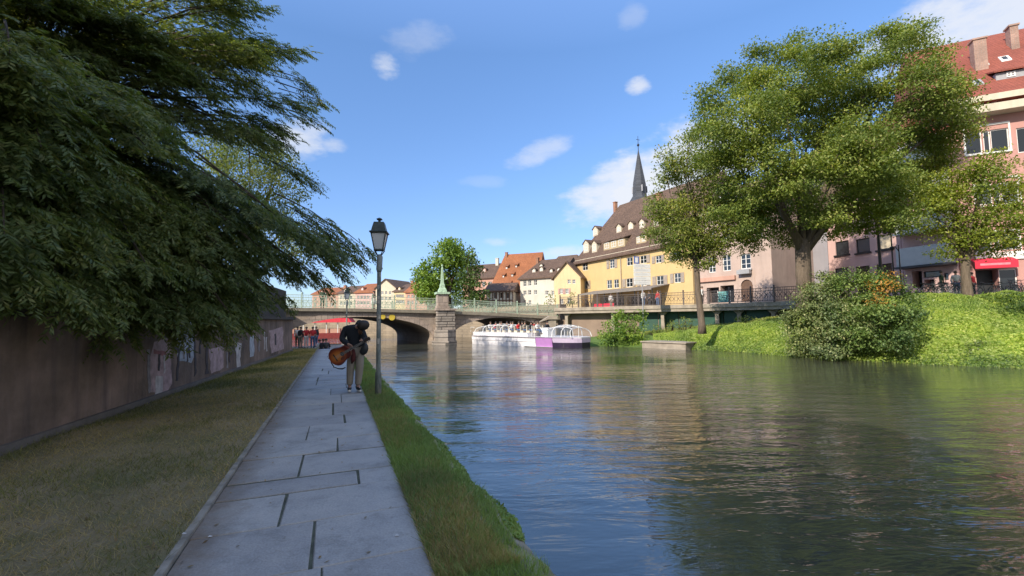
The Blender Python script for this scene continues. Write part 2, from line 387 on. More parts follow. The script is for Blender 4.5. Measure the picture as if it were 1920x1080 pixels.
# path of worn slabs
M['slab'] = None
m, nt3, b = newmat('path_slabs'); M['slab'] = m
gi = nd(nt3, 'ShaderNodeNewGeometry'); tc3 = nd(nt3, 'ShaderNodeTexCoord')
c = ramp(nt3, gi.outputs['Random Per Island'], [(0, (.33, .315, .30)), (1, (.43, .41, .38))])
n1 = nd(nt3, 'ShaderNodeTexNoise', i_Scale=1.6, i_Detail=8.0, i_Roughness=.7); nt3.links.new(tc3.outputs['Object'], n1.inputs['Vector'])
c = mixc(nt3, .8, c, ramp(nt3, n1.outputs[0], [(.3, (.5, .5, .48)), (.48, (.92, .92, .92)), (.7, (1.18, 1.15, 1.1))]), 'MULTIPLY')
n2 = nd(nt3, 'ShaderNodeTexNoise', i_Scale=60.0, i_Detail=3.0); nt3.links.new(tc3.outputs['Object'], n2.inputs['Vector'])
c = mixc(nt3, .4, c, ramp(nt3, n2.outputs[0], [(.35, (.7,) * 3), (.65, (1.15,) * 3)]), 'MULTIPLY')
dv = nd(nt3, 'ShaderNodeVectorMath', operation='DOT_PRODUCT'); nt3.links.new(tc3.outputs['Object'], dv.inputs[0]); dv.inputs[1].default_value = (NR.x, NR.y, 0)
ds = nd(nt3, 'ShaderNodeMath', operation='SUBTRACT'); nt3.links.new(dv.outputs['Value'], ds.inputs[0]); ds.inputs[1].default_value = L0.dot(NR)
n5 = nd(nt3, 'ShaderNodeTexNoise', i_Scale=5.0, i_Detail=8.0, i_Roughness=.7); nt3.links.new(tc3.outputs['Object'], n5.inputs['Vector'])
da = nd(nt3, 'ShaderNodeMath', operation='MULTIPLY_ADD'); nt3.links.new(n5.outputs[0], da.inputs[0]); da.inputs[1].default_value = .55; nt3.links.new(ds.outputs[0], da.inputs[2])
c = mixc(nt3, ramp(nt3, da.outputs[0], [(.26, (.9,) * 3), (.60, (0, 0, 0))]), c, (.17, .125, .085))
c = mixc(nt3, ramp(nt3, n5.outputs[0], [(.56, (0, 0, 0)), (.72, (.45,) * 3)]), c, (.13, .125, .10))
nt3.links.new(c, b.inputs['Base Color']); b.inputs['Roughness'].default_value = .62
bq = nd(nt3, 'ShaderNodeBump', i_Strength=.35, i_Distance=.01); nt3.links.new(n2.outputs[0], bq.inputs['Height'])
bq2 = nd(nt3, 'ShaderNodeBump', i_Strength=.4, i_Distance=.05); nt3.links.new(n1.outputs[0], bq2.inputs['Height']); nt3.links.new(bq.outputs[0], bq2.inputs['Normal']); nt3.links.new(bq2.outputs[0], b.inputs['Normal'])
M['moss'] = plain('mossy_soil', (.085, .09, .06), .95, var=.5, sc=8, bump=.5)
pyb = [1190, 1062, 973, 917, 889, 848, 823, 797, 780, 757, 742, 730]
cx = [600, 585, 535, 672, 565, 632, 578, 646, 624, 640, 620, 655]
br_t = [-4.5, -3.6, -2.7, -1.8, -.9] + [tl(G(610, y).xy)[0] for y in pyb]
spl = [random.uniform(.35, .65) for _ in range(5)]
for i, y in enumerate(pyb):
    ym = (y + (pyb[i + 1] if i + 1 < len(pyb) else y - 8)) / 2
    t_, w_ = tl(G(cx[i], ym).xy); spl.append(max(.25, min(.75, w_ / WR(t_))))
br_t[5] = max(br_t[5], br_t[4] + .3)
while br_t[-1] < TE + 17: br_t.append(br_t[-1] + random.uniform(.7, 1.1)); spl.append(random.uniform(.3, .7))
sb = MB()
def slab(t0, t1, a0, a1, g):
    cs = []; g2 = random.choice([.002, .004, .012, .03]); t0 += g2 - g; t1 -= g2 - g
    for (t, a) in ((t0 + g, a0), (t0 + g, a1), (t1 - g, a1), (t1 - g, a0)):
        ww = a * WR(t); ww += g if a == a0 and a > 0 else 0; ww -= g if a == a1 and a < 1 else 0
        if a == 1: ww += random.uniform(-.04, .03)
        cs.append((t + random.uniform(-1, 1) * .006, ww + random.uniform(-1, 1) * .006))
    dz = random.uniform(-.004, .004)
    cen = (sum(c[0] for c in cs) / 4, sum(c[1] for c in cs) / 4)
    top = []; mid = []; bot = []
    for c in cs:
        top.append(pt(cen[0] + (c[0] - cen[0]) * .985, cen[1] + (c[1] - cen[1]) * .98, .004 + dz)); mid.append(pt(c[0], c[1], -.004 + dz)); bot.append(pt(c[0], c[1], -.06))
    v = top + mid + bot
    fs = [(0, 1, 2, 3)] + [(i + 4, (i + 1) % 4 + 4, (i + 1) % 4, i) for i in range(4)] + [(i + 8, (i + 1) % 4 + 8, (i + 1) % 4 + 4, i + 4) for i in range(4)]
    sb._a(v, fs)
for i in range(len(br_t) - 1):
    t0, t1, s_ = br_t[i], br_t[i + 1], spl[i]
    g = random.choice([.003, .005, .012, .018])
    if random.random() < .3: slab(t0, t1 , 0, s_, g)
    else: slab(t0, t1, 0, s_, g)
    slab(t0, t1, s_, 1, random.choice([.003, .005, .010, .016]))
tag(sb.build('path', M['slab']), kind='structure')
# soil bed below path, kerb
def strip(name, mfun, m, f0, f1, z, t0=-5, t1=TE + 17, dt=.5, kind='structure', thick=.25, jit=0.0):
    s_ = MB(); n = int((t1 - t0) / dt); vs = []
    for i in range(n + 1):
        t = t0 + (t1 - t0) * i / n; j = random.uniform(-jit, jit)
        for (wv, zz) in ((f0(t), z), (f1(t) + j, z), (f1(t) + j, z - thick), (f0(t), z - thick)): vs.append(pt(t, wv, zz))
    fs = []
    for i in range(n):
        for k in range(4): fs.append((i * 4 + k, (i + 1) * 4 + k, (i + 1) * 4 + (k + 1) % 4, i * 4 + (k + 1) % 4))
    fs += [(0, 1, 2, 3), (n * 4 + 3, n * 4 + 2, n * 4 + 1, n * 4)]
    s_._a(vs, fs); o = s_.build(name, m); return tag(o, kind=kind)
strip('path_bed', None, M['moss'], lambda t: .0, lambda t: WR(t) - .03, -.005)
M['kerb'] = plain('pale_kerb_stone', (.30, .27, .22), .95, var=.5, sc=5, bump=.4)
o = strip('kerb', None, M['kerb'], lambda t: -.055, lambda t: -.004, .03, t1=TE + 1, dt=.35, jit=.006)

# lawn between wall and path, with a slightly uneven surface
m, nt4, b = newmat('lawn_soil'); M['lawn'] = m
tc4 = nd(nt4, 'ShaderNodeTexCoord'); n1 = nd(nt4, 'ShaderNodeTexNoise', i_Scale=.9, i_Detail=8.0, i_Roughness=.6); nt4.links.new(tc4.outputs['Object'], n1.inputs['Vector'])
c = ramp(nt4, n1.outputs[0], [(.3, (.11, .12, .045)), (.48, (.20, .165, .085)), (.7, (.33, .25, .15))])
nt4.links.new(c, b.inputs['Base Color']); b.inputs['Roughness'].default_value = 1
n2 = nd(nt4, 'ShaderNodeTexNoise', i_Scale=40.0, i_Detail=4.0); nt4.links.new(tc4.outputs['Object'], n2.inputs['Vector'])
bq = nd(nt4, 'ShaderNodeBump', i_Strength=.8, i_Distance=.03); nt4.links.new(n2.outputs[0], bq.inputs['Height']); nt4.links.new(bq.outputs[0], b.inputs['Normal'])
from mathutils import noise as mn
def bumpz(x, y, a=.03): return a * mn.noise(Vector((x * .7, y * .7, 0))) + a * .5 * mn.noise(Vector((x * 2.3, y * 2.3, 3)))
def wallw(t):                           # distance of the wall line from path edge at t (negative = left)
    # intersect wall line with the cross line at t
    p0 = L0 + U * t; d = NR; o_ = wallP.O; e = wallP.e
    det = d.x * -e.y + e.x * d.y
    k = ((o_.x - p0.x) * -e.y + e.x * (o_.y - p0.y)) / det
    return k
def gridmesh(name, ts, ws, fz, m, kind='structure'):
    s_ = MB(); vs = []
    for t in ts:
        for k in ws: vs.append(fz(t, k))
    n = len(ws); fs = [(i * n + j, i * n + j + 1, (i + 1) * n + j + 1, (i + 1) * n + j) for i in range(len(ts) - 1) for j in range(n - 1)]
    s_._a(vs, fs); o = s_.build(name, m, smooth=True); tag(o, kind=kind); return o
TB = tl(WB.xy)[0]
def lawnpt(t, k):
    a = wallw(t) - .3 if t < TB + .3 else -7.0
    ww = a + (-.05 - a) * k; q = pt(t, ww)
    edge = min(1, min(abs(ww + .05), abs(ww - a)) * 2)
    q.z += .02 + .03 * edge + bumpz(q.x, q.y) * edge; return q
gridmesh('lawn', [-5 + i * .3 for i in range(int((TE + 6) / .3))], [i / 24 for i in range(25)], lawnpt, M['lawn'])
# platform by the bridge
mb = MB(); q = [pt(TE - 1, -.1, -.03), pt(TE + 4, WQ(TE) - .2, -.02), pt(TE + 15, WQ(TE) - .3, -.02), pt(TE + 15, -9, -.02), pt(TE + 5, -9, -.02), pt(TE - 1, -7, -.03)]
M['platform'] = plain('quay_paving', (.30, .28, .25), .9, var=.2, sc=1, bump=.3)
mb.prism(q, (0, 0, -1.2)); tag(mb.build('platform', M['platform']), kind='structure')

# strip of grass along the water and the sloping stone edge
M['bankgrass'] = plain('strip_soil', (.22, .23, .12), 1, var=.6, sc=5, bump=.8)
def qpt(t, k):
    a, bq_ = WR(t) - .05, WQ(t) + .09 * mn.noise(Vector((t * 1.3, 0, 0))) + .05 * mn.noise(Vector((t * 4.3, 3, 0)))
    if k <= 1: ww = a + (bq_ - a) * k; z = .01 + .04 * math.sin(k * math.pi) + bumpz(t, ww, .03)
    elif k <= 2: ww = bq_ + .17 * (k - 1); z = -.04 - .10 * (k - 1)
    else: ww = bq_ + .17 + .30 * (k - 2) + .05 * mn.noise(Vector((t * 2, 5, 0))); z = -.14 - .80 * (k - 2)
    return pt(t, ww, z)
gridmesh('quay_strip', [-5 + i * .18 for i in range(int((TE + 6) / .18))], [0, .15, .3, .5, .7, .85, 1, 1.3], qpt, M['bankgrass'])
M['edgest'] = stone('mossy_edge_stone', (.38, .34, .27), (.30, .27, .21), (.05, .05, .03), .7, .5, stain=(.07, .085, .035), stf=.7)
gridmesh('quay_edge', [-5 + i * .18 for i in range(int((TE + 17) / .18))], [1.28, 1.6, 2, 2.3, 2.6, 3], qpt, M['edgest'])
# grass blades
M['blade'] = leafmat('grass_blades', (.12, .14, .045), (.24, .24, .09), .3, (.38, .32, .15), .7)
M['bladeg'] = leafmat('green_blades', (.17, .26, .09), (.30, .44, .17), .35, (.24, .25, .09), .7)
M['straw'] = leafmat('straw_blades', (.34, .27, .14), (.50, .40, .22), .3, (.16, .18, .05), .8)
def scatter(N, tmin, tmax, fw, h0, h1, wd, thr, lo, hi, ns=.8, bias=0.0):
    u = rng.uniform(0, 1, N); t = tmin + (tmax - tmin) * u ** 1.8; k = rng.uniform(0, 1, N); C = []
    for ti, ki in zip(t, k):
        q = fw(ti, ki); nz_ = 1.3 * mn.noise(Vector((q.x * ns, q.y * ns * .6, 7))) + .4 * mn.noise(Vector((q.x * 4, q.y * 4, 2))) + bias * (ki - .45)
        if lo <= nz_ + random.uniform(-.25, .25) < hi: C.append((q.x, q.y, q.z - .005, ti))
    C = np.array(C); n = len(C); sc = 1 + np.maximum(C[:, 3], 0) * .09
    return blades(C[:, :3], rng.uniform(h0, h1, n) * (1 + .02 * C[:, 3]), wd * sc, thr)
t0v = .0
tag(npmesh('lawn_grass', scatter(90000, -1.6, TE + 1, lawnpt, .03, .085, .005, 1.8, .0, 3, bias=-.7), 3, M['blade']), 'short patchy green lawn grass between the wall and the path', 'grass', kind='stuff')
tag(npmesh('dry_grass', scatter(90000, -1.6, TE + 1, lawnpt, .02, .06, .005, 2.6, -3, .1, bias=-.9), 3, M['straw']), 'dry straw coloured grass patches on the lawn beside the path', 'grass', kind='stuff')
tag(npmesh('strip_grass', scatter(90000, -1.8, TE + 2, lambda t, k: qpt(t, k * .97), .02, .09, .006, 1.2, -.75, 3), 3, M['bladeg']), 'long green grass growing along the stone quay edge', 'grass', kind='stuff')
tag(npmesh('strip_dry_grass', scatter(38000, -.8, TE + 2, lambda t, k: qpt(t, k * .75), .02, .08, .006, 1.6, -3, .1), 3, M['straw']), 'pale dry grass tufts mixed into the waterside strip', 'grass', kind='stuff')
M['litter'] = leafmat('fallen_leaves', (.16, .10, .05), (.34, .24, .12), .1, (.12, .07, .04), .8)
C = []
for i in range(2600):
    t = -1.5 + (TE + 2) * random.random() ** 1.7; k = random.random()
    if i % 9 == 0: q = pt(t, random.choice([random.uniform(0, .15), random.uniform(.1, 1) * WR(t)]), .012)
    else: q = lawnpt(t, k); q.z += .02
    C.append(tuple(q))
C = np.array(C); n = len(C); A = rng.normal(0, 1, (n, 3)); A[:, 2] *= .2; N_ = rng.normal(0, .2, (n, 3)); N_[:, 2] += 1
tag(npmesh('fallen_leaves', leaves(C, A, N_, rng.uniform(.025, .055, n), rng.uniform(.012, .024, n)), 4, M['litter']), 'small dry leaves scattered over the lawn and the slab path', 'leaves', kind='stuff')
# overhanging weeds on the edge
C = []
for i in range(9000):
    t = -.2 + (TE + 3) * random.random() ** 1.7; 
    if mn.noise(Vector((t * 1.1, 9, 0))) + random.uniform(-.3, .3) < -.1: continue
    q = qpt(t, random.uniform(1.0, 2.2)); C.append((q.x, q.y, q.z + .02))
C = np.array(C); n = len(C); A = rng.normal(0, 1, (n, 3)); A[:, 0] += 1.0; A[:, 2] -= .4; N_ = rng.normal(0, .6, (n, 3)); N_[:, 2] += 1
tag(npmesh('edge_weeds', leaves(C, A, N_, rng.uniform(.04, .09, n), rng.uniform(.015, .035, n)), 4, M['bladeg']), 'leafy weeds hanging over the quay edge above the water', 'weeds', kind='stuff')
# three paper scraps
for (px, py, lab) in ((394, 1003, 'small white paper scrap on the slabs near the kerb'), (744, 1001, 'small white paper scrap near the right side of the path'), (345, 1002, 'small white paper scrap lying in the lawn next to the kerb')):
    q = G(px, py, .02 if px > 360 else .06); s_ = MB(); s_.prism([(-.012, -.008, 0), (.012, -.01, .003), (.014, .007, 0), (-.01, .01, .004)], (0, 0, .0015))
    o = s_.build('paper_scrap', M['whitec']); o.location = (q.x, q.y, q.z - (.012 if px > 360 else -.005)); tag(o, lab, 'litter')

# ------------------------------------------------------------ retaining wall with parapet, and painted marks
m, nt5, b = newmat('old_wall_render'); M['wall'] = m
oc, wv = uvw(nt5)
n1 = nd(nt5, 'ShaderNodeTexNoise', i_Scale=.7, i_Detail=8.0, i_Roughness=.65); nt5.links.new(oc, n1.inputs['Vector'])
c = ramp(nt5, n1.outputs[0], [(.3, (.07, .050, .034)), (.48, (.17, .12, .09)), (.7, (.31, .215, .17))])
mp = nd(nt5, 'ShaderNodeMapping'); mp.inputs['Scale'].default_value = (3.0, .35, 1); nt5.links.new(wv, mp.inputs[0])
n2 = nd(nt5, 'ShaderNodeTexNoise', i_Scale=1.3, i_Detail=4.0); nt5.links.new(mp.outputs[0], n2.inputs['Vector'])
c = mixc(nt5, ramp(nt5, n2.outputs[0], [(.5, (0, 0, 0)), (.7, (.7,) * 3)]), c, (.07, .055, .055))
c = mixc(nt5, ramp(nt5, n2.outputs[0], [(.28, (.5,) * 3), (.42, (0, 0, 0))]), c, (.27, .20, .17))
sp = nd(nt5, 'ShaderNodeSeparateXYZ'); nt5.links.new(wv, sp.inputs[0])
nt5.links.new(c, b.inputs['Base Color']); b.inputs['Roughness'].default_value = .95
n3 = nd(nt5, 'ShaderNodeTexNoise', i_Scale=12.0, i_Detail=6.0); nt5.links.new(oc, n3.inputs['Vector'])
bq = nd(nt5, 'ShaderNodeBump', i_Strength=.5, i_Distance=.03); nt5.links.new(n3.outputs[0], bq.inputs['Height']); nt5.links.new(bq.outputs[0], b.inputs['Normal'])
wallO = empty('retaining_wall', (wallP.O.x, wallP.O.y, 0), wallP.ang)
tag(wallO, 'long pinkish grey retaining wall with painted marks beside the lawn', 'wall')
LW = wallP.L
s_ = MB(); s_.box(-10, LW, 0, .6, -.6, 1.72); s_.build('wall_face', M['wall'], wallO)
s_ = MB(); s_.box(-10, LW + .12, -.12, .75, 1.723, 1.87); s_.build('coping', plain('dark_coping', (.07, .06, .05), .95, sc=3, bump=.4), wallO, bevel=.02)
s_ = MB(); s_.box(-10, LW - .25, .30, .62, 1.873, 3.25); s_.build('parapet', plaster('dark_parapet', (.07, .06, .05), .4, .5), wallO)
s_ = MB(); s_.box(-10, LW + .0, -.06, -.003, -.1, .16); s_.build('plinth', plain('plinth_stone', (.15, .13, .115), .95, sc=3, bump=.5), wallO)
gm = {k: plain('paint_' + k, c_, .8, var=.45, sc=5) for k, c_ in dict(palepink=(.42, .30, .30), paleblue=(.40, .43, .48), white=(.50, .46, .45), darkline=(.055, .045, .05), red=(.30, .12, .12), grey=(.24, .21, .21)).items()}
def wpaint(k, pts, d=.004, lab=None):
    s2 = MB(); loop = []
    n = len(pts)
    for i in range(n):
        a, b_ = pts[i], pts[(i + 1) % n]
        m_ = max(1, int(math.dist(a, b_) / 7))
        for j in range(m_):
            x = a[0] + (b_[0] - a[0]) * j / m_; y = a[1] + (b_[1] - a[1]) * j / m_
            x += random.uniform(-1, 1) * 1.0; y += random.uniform(-1, 1) * 1.5
            s1, z1 = wallP.sz(x, y); loop.append((s1, -d, z1))
    s2.prism(loop, (0, d - .001, 0)); return s2.build('painted_mark', gm[k], wallO, fix=True)
wpaint('palepink', [(288, 640), (318, 632), (322, 720), (310, 742), (282, 735), (276, 690)], .004)
wpaint('paleblue', [(331, 585), (362, 590), (364, 668), (358, 680), (334, 676), (330, 640)], .004)
wpaint('white', [(291, 706), (305, 705), (304, 738), (290, 744)], .006)
wpaint('palepink', [(392, 655), (418, 650), (420, 690), (395, 700)], .004)
wpaint('white', [(440, 640), (452, 645), (450, 688), (444, 690)], .006)
wpaint('palepink', [(505, 620), (530, 612), (532, 655), (508, 662)], .004)
wpaint('paleblue', [(468, 632), (476, 630), (476, 668), (469, 670)], .004)
wpaint('darkline', [(322, 590), (327, 590), (328, 650), (338, 655), (337, 662), (333, 715), (329, 716), (333, 664), (324, 655)], .008)
wpaint('darkline', [(362, 598), (364, 598), (368, 702), (364, 706), (363, 660)], .008)
wpaint('darkline', [(385, 630), (389, 630), (390, 690), (392, 701), (383, 701), (386, 688)], .008)
wpaint('darkline', [(373, 634), (376, 634), (376, 664), (373, 664)], .008)
wpaint('grey', [(275, 655), (280, 655), (283, 735), (277, 738)], .008)
wpaint('darkline', [(296, 664), (299, 664), (299, 695), (296, 695)], .010)
wpaint('red', [(287, 655), (312, 660), (309, 666), (288, 664)], .008)
for (x, y0, y1) in ((342, 650, 672), (349, 655, 678), (353, 648, 670), (306, 665, 700), (428, 648, 680), (484, 628, 660), (494, 622, 655), (498, 632, 658), (514, 625, 648), (424, 660, 690)):
    wpaint(random.choice(['white', 'darkline', 'grey']), [(x, y0), (x + 2.5, y0), (x + 3, y1), (x + .5, y1)], .010)
# return of the wall past its corner, to the bridge
cP = wallP.w(LW, 0)
# ------------------------------------------------------------ street level ground
M['street'] = plain('street_paving', (.30, .27, .24), .95, var=.25, sc=.7, bump=.3)
M['asph'] = plain('street_asphalt', (.12, .115, .11), .95, var=.25, sc=.7, bump=.3)
SZ = 2.65
PE = [(1040, 48.5), (1120, 46), (1315, 41), (1467, 36), (1520, 33.5), (1600, 30.5), (1700, 28.8), (1920, 27.5), (2150, 26)]
pe = [P(a, 590, d).xy for a, d in PE]
FB = [(5.2, 49.3), (-3.2, 59.8), (-20, 72), (-35, 78), (-80, 86), (-200, 100)]
mb = MB()
ring = [(x, y) for x, y in FB[::-1]] + [(p.x, p.y) for p in pe] + [(60, 10), (60, -30), (400, -30), (400, 500), (-400, 500), (-400, 100)]
mb.prism([(x, y, SZ) for x, y in ring], (0, 0, -.35)); tag(mb.build('street', M['street']), kind='structure')
mb = MB()
lw0 = wallP.w(-12, 0, .55); lw1 = wallP.w(LW - .3, 0, .55)
ring = [(lw0.x, lw0.y), (lw1.x, lw1.y), (-20.0, 39.5), (-27, 52), (-60, 62), (-400, 100), (-400, -60), (lw0.x, -60)]
mb.prism([(x, y, 2.75) for x, y in ring], (0, 0, -3.6)); tag(mb.build('left_street', M['asph']), kind='structure')
# ------------------------------------------------------------ far bank below the promenade
def lerp(a, b, t): return a + (b - a) * t
def interp(tab, x, k=1):
    for a, b in zip(tab, tab[1:]):
        if x <= b[0] or b is tab[-1]: return lerp(a[k], b[k], (x - a[0]) / (b[0] - a[0]))
WTAB = [(1060, 649), (1120, 650), (1200, 651.5), (1290, 655), (1400, 661), (1480, 668), (1600, 676), (1700, 681), (1800, 686), (1920, 690), (2150, 700)]
TT = [(1060, 638, 43), (1120, 635, 42), (1200, 629, 40), (1290, 620, 36.5), (1400, 609, 33), (1480, 597, 31), (1600, 567, 28.6), (1700, 551, 26.9), (1800, 548, 26.2), (1920, 544, 25.6), (2150, 538, 24)]
def bankpt(x, k, hz=True):
    w0 = G(x, interp(WTAB, x), WZ - .0); w0 = Vector((w0.x, w0.y, WZ - .12)); t0 = P(x, interp(TT, x), interp(TT, x, 2))
    t0.z = min(t0.z, SZ - .02 + max(0, (x - 1650) / 400) * .0)
    bk = P(x, 590, interp(PE, x) + (1.3 if x < 1560 else .4)); bk = Vector((bk.x, bk.y, t0.z if x < 1540 else min(SZ - .03, t0.z + .1)))
    if k <= 1:
        q = w0.lerp(t0, k); q.z += .35 * math.sin(k * math.pi) * (1 if x > 1290 else .3)
    else: q = t0.lerp(bk, k - 1)
    f = min(1, k * 3) * (1 if k < 1.4 else .2); q.z += f * (.24 * mn.noise(Vector((q.x * .5, q.y * .5, 0))) + .08 * mn.noise(Vector((q.x * 1.6, q.y * 1.6, 4))))
    return q
M['bankg'] = plain('bank_grass_soil', (.10, .17, .025), 1, var=.35, sc=1.2, bump=.6, bsc=14)
gridmesh('bank', [1060 + i * 10 for i in range(110)], [i / 12 for i in range(12)] + [1, 1.15, 1.35, 1.6, 2.0], bankpt, M['bankg'])
# low beige landing wall
s_ = MB(); a, b_ = G(1206, 652, WZ), G(1288, 656, WZ); lp = Pl(a.xy, b_.xy)
mbx = MB(); mbx.box(0, lp.L, -.15, 1.6, WZ - .4, WZ + .42); mbx.box(-.1, lp.L + .1, -.25, 1.7, WZ + .423, WZ + .52)
o = mbx.build('landing_wall', M['concrete'], bevel=.02); o.location = (lp.O.x, lp.O.y, 0); o.rotation_euler.z = lp.ang
tag(o, 'low beige stone landing wall at the waterline between ivy slopes', 'wall')
# promenade wall, green panels, columns
pw = empty('promenade_wall', (0, 0, 0)); tag(pw, 'brown retaining wall under the overhanging promenade slab on the far bank', 'wall')
back = [Vector(P(a, 590, d + 1.1).xy) for a, d in PE[:6]]
mb = MB()
for a, b_ in zip(back, back[1:]):
    n_ = Vector((-(b_ - a).y, (b_ - a).x)).normalized() * .5
    mb.prism([(a.x, a.y, -1.2), (b_.x, b_.y, -1.2), (b_.x + n_.x, b_.y + n_.y, -1.2), (a.x + n_.x, a.y + n_.y, -1.2)], (0, 0, SZ - .36 + 1.2))
mb.build('wall_face', plaster('brown_underwall', (.30, .22, .17), .3), pw)
M['gpanel'] = plain('dark_green_panel', (.02, .075, .05), .6, var=.2)
wl = PlD(1198, interp(PE, 1198) + .95, 1315, 41.95); wl2 = PlD(1318, 41.8, 1466, 36.95)
for q in (wl, wl2):
    mb = MB(); 
    for k in range(int(q.L / 1.9)):
        x = k * 1.9; a = q.w(x, 0); b_ = q.w(x + 1.82, 0); mb.prism([(a.x, a.y, .2), (b_.x, b_.y, .2), (b_.x, b_.y, SZ - .5), (a.x, a.y, SZ - .5)], (q.n.x * .06, q.n.y * .06, 0))
    mb.build('green_panel', M['gpanel'], pw)
mb = MB(); E0 = [Vector(P(a, 590, d).xy) for a, d in PE[:6]]
for k, (a, b_) in enumerate(zip(E0, E0[1:])):
    e_ = (b_ - a).normalized(); n_ = Vector((-e_.y, e_.x)); f = n_ * -.12
    for (z0, z1, off) in ((SZ - .22, SZ + .12, .12), (SZ - .5, SZ - .223, .02)):
        f = n_ * -off; g = n_ * .3
        mb.prism([(a.x + f.x, a.y + f.y, z0), (b_.x + f.x, b_.y + f.y, z0), (b_.x + g.x, b_.y + g.y, z0), (a.x + g.x, a.y + g.y, z0)], (0, 0, z1 - z0))
mb.build('slab_edge', M['concrete'], pw)
cm = MB()
col0 = empty('promenade_column', (0, 0, 0))
cm.box(-.16, .16, -.16, .16, -1.2, SZ - .8); cm.prism([(-.16, -.14, SZ - 1.15), (.16, -.14, SZ - 1.15), (.16, -.14, SZ - .8), (.45, -.14, SZ - .52), (-.45, -.14, SZ - .52), (-.16, -.14, SZ - .8)], (0, .28, 0)); cm.build('shaft', M['concrete'], col0)
cxs = [(1063, 'pale concrete column behind the boat canopy under the slab'), (1150, 'pale column under the slab hidden by the bush left of the landing'), (1243, 'pale column with flared head in front of the green panels, left one'), (1345, 'pale column under the slab just right of the slim tree trunk'), (1386, 'pale column with flared head in front of the green panels, right one'), (1450, 'pale column at the right end of the green panels')]
for i, (x, lb) in enumerate(cxs):
    c_ = col0 if i == 0 else dup(col0); q = P(x, 590, interp(PE, x) + .5); c_.location = (q.x, q.y, 0); c_.rotation_euler.z = math.atan2(-.55, .8)
    tag(c_, lb, 'column', 'columns carrying the promenade slab')
# broad pillar at bridge end
q = P(1034, 600, 47.2); t = empty('end_pillar', (q.x, q.y, 0), .1); tag(t, 'broad pale stone pillar with little sloping roof at the right end of the bridge', 'pillar')
mb = MB(); mb.box(-.42, .42, -.4, .4, -1.2, 1.55); mb.build('pillar', M['concrete'], t, bevel=.02)
mb = MB(); mb.prism([(-1.3, -.55, 1.3), (-.3, -.55, 1.9), (.5, -.55, 1.9), (.55, -.55, 1.56), (-.4, -.55, 1.56)], (0, 1.1, 0)); mb.build('pillar_roof', M['concrete'], t)

# ------------------------------------------------------------ the bridge
bA = P(545, 590, 40).xy; be = Vector((.94, .34)).normalized(); bpn = Pl(bA, bA + be)
dloc = Vector((Vector((-.5, .866)).dot(bpn.e), Vector((-.5, .866)).dot(bpn.n))) * 12.5
def bs(px): return bpn.sz(px, 590)[0]
DK = [(bs(x), bpn.sz(x, y)[1]) for x, y in ((470, 576), (545, 577), (680, 578.5), (810, 581.7), (900, 585.5), (984, 590), (1045, 594))]
def dz(s): return interp(DK, s)
def arch(xl, xr, xc, yc, ysp):
    a, b_ = bs(xl), bs(xr); c = (a + b_) / 2; h = (b_ - a) / 2; zs = bpn.sz(xr, ysp)[1]; zc = bpn.sz(xc, yc)[1]; return a, b_, c, h, zs, zc
AR = [arch(527, 812, 672, 594, 634), arch(848, 1022, 934, 595.5, 628)]
def zlow(s):
    for a, b_, c, h, zs, zc in AR:
        if a < s < b_: return zs + (zc - zs) * math.sqrt(max(0, 1 - ((s - c) / h) ** 2)) ** .9
    return WZ - .6
print('bridge deck', DK, AR)
bridge = empty('stone_bridge', (bA.x, bA.y, 0), bpn.ang); tag(bridge, 'old two arched stone bridge crossing the river behind the guitarist', 'bridge')
S = []
def addseg(a, b_, n): return [a + (b_ - a) * i / n for i in range(n)]
s0, s1 = bs(440), bs(1046)
(a1, b1, *_), (a2, b2, *_) = AR
S = addseg(s0, a1, 4) + [a1 + (b1 - a1) * (1 - math.cos(math.pi * i / 40)) / 2 for i in range(40)] + addseg(b1, a2, 2) + [a2 + (b2 - a2) * (1 - math.cos(math.pi * i / 30)) / 2 for i in range(30)] + addseg(b2, s1, 3) + [s1]
mb = MB()
def bp_(s, z, k): return (s + dloc.x * k, dloc.y * k, z)
for i in range(len(S) - 1):
    a, b_ = S[i], S[i + 1]; m_ = (a + b_) / 2; inarch = any(A_[0] - 1e-6 <= m_ <= A_[1] for A_ in AR)
    def zl(s, m_=m_, inarch=inarch):
        if not inarch: return WZ - .6
        for A_ in AR:
            if A_[0] - 1e-6 <= m_ <= A_[1]:
                return A_[4] + (A_[5] - A_[4]) * math.sqrt(max(0, 1 - ((s - A_[2]) / A_[3]) ** 2))
    za, zb = zl(a), zl(b_)
    for k in (0, 1): mb.poly([bp_(a, za, k), bp_(b_, zb, k), bp_(b_, dz(b_) - .3, k), bp_(a, dz(a) - .3, k)])
    mb.poly([bp_(a, dz(a) - .3, 0), bp_(b_, dz(b_) - .3, 0), bp_(b_, dz(b_) - .3, 1), bp_(a, dz(a) - .3, 1)])
    if inarch: mb.poly([bp_(a, za, 0), bp_(b_, zb, 0), bp_(b_, zb, 1), bp_(a, za, 1)])
for A_ in AR:
    for s in A_[:2]: mb.poly([bp_(s, WZ - .6, 0), bp_(s, A_[4], 0), bp_(s, A_[4], 1), bp_(s, WZ - .6, 1)])
mb.build('body', M['bridge'], bridge, fix=False)
mb = MB()
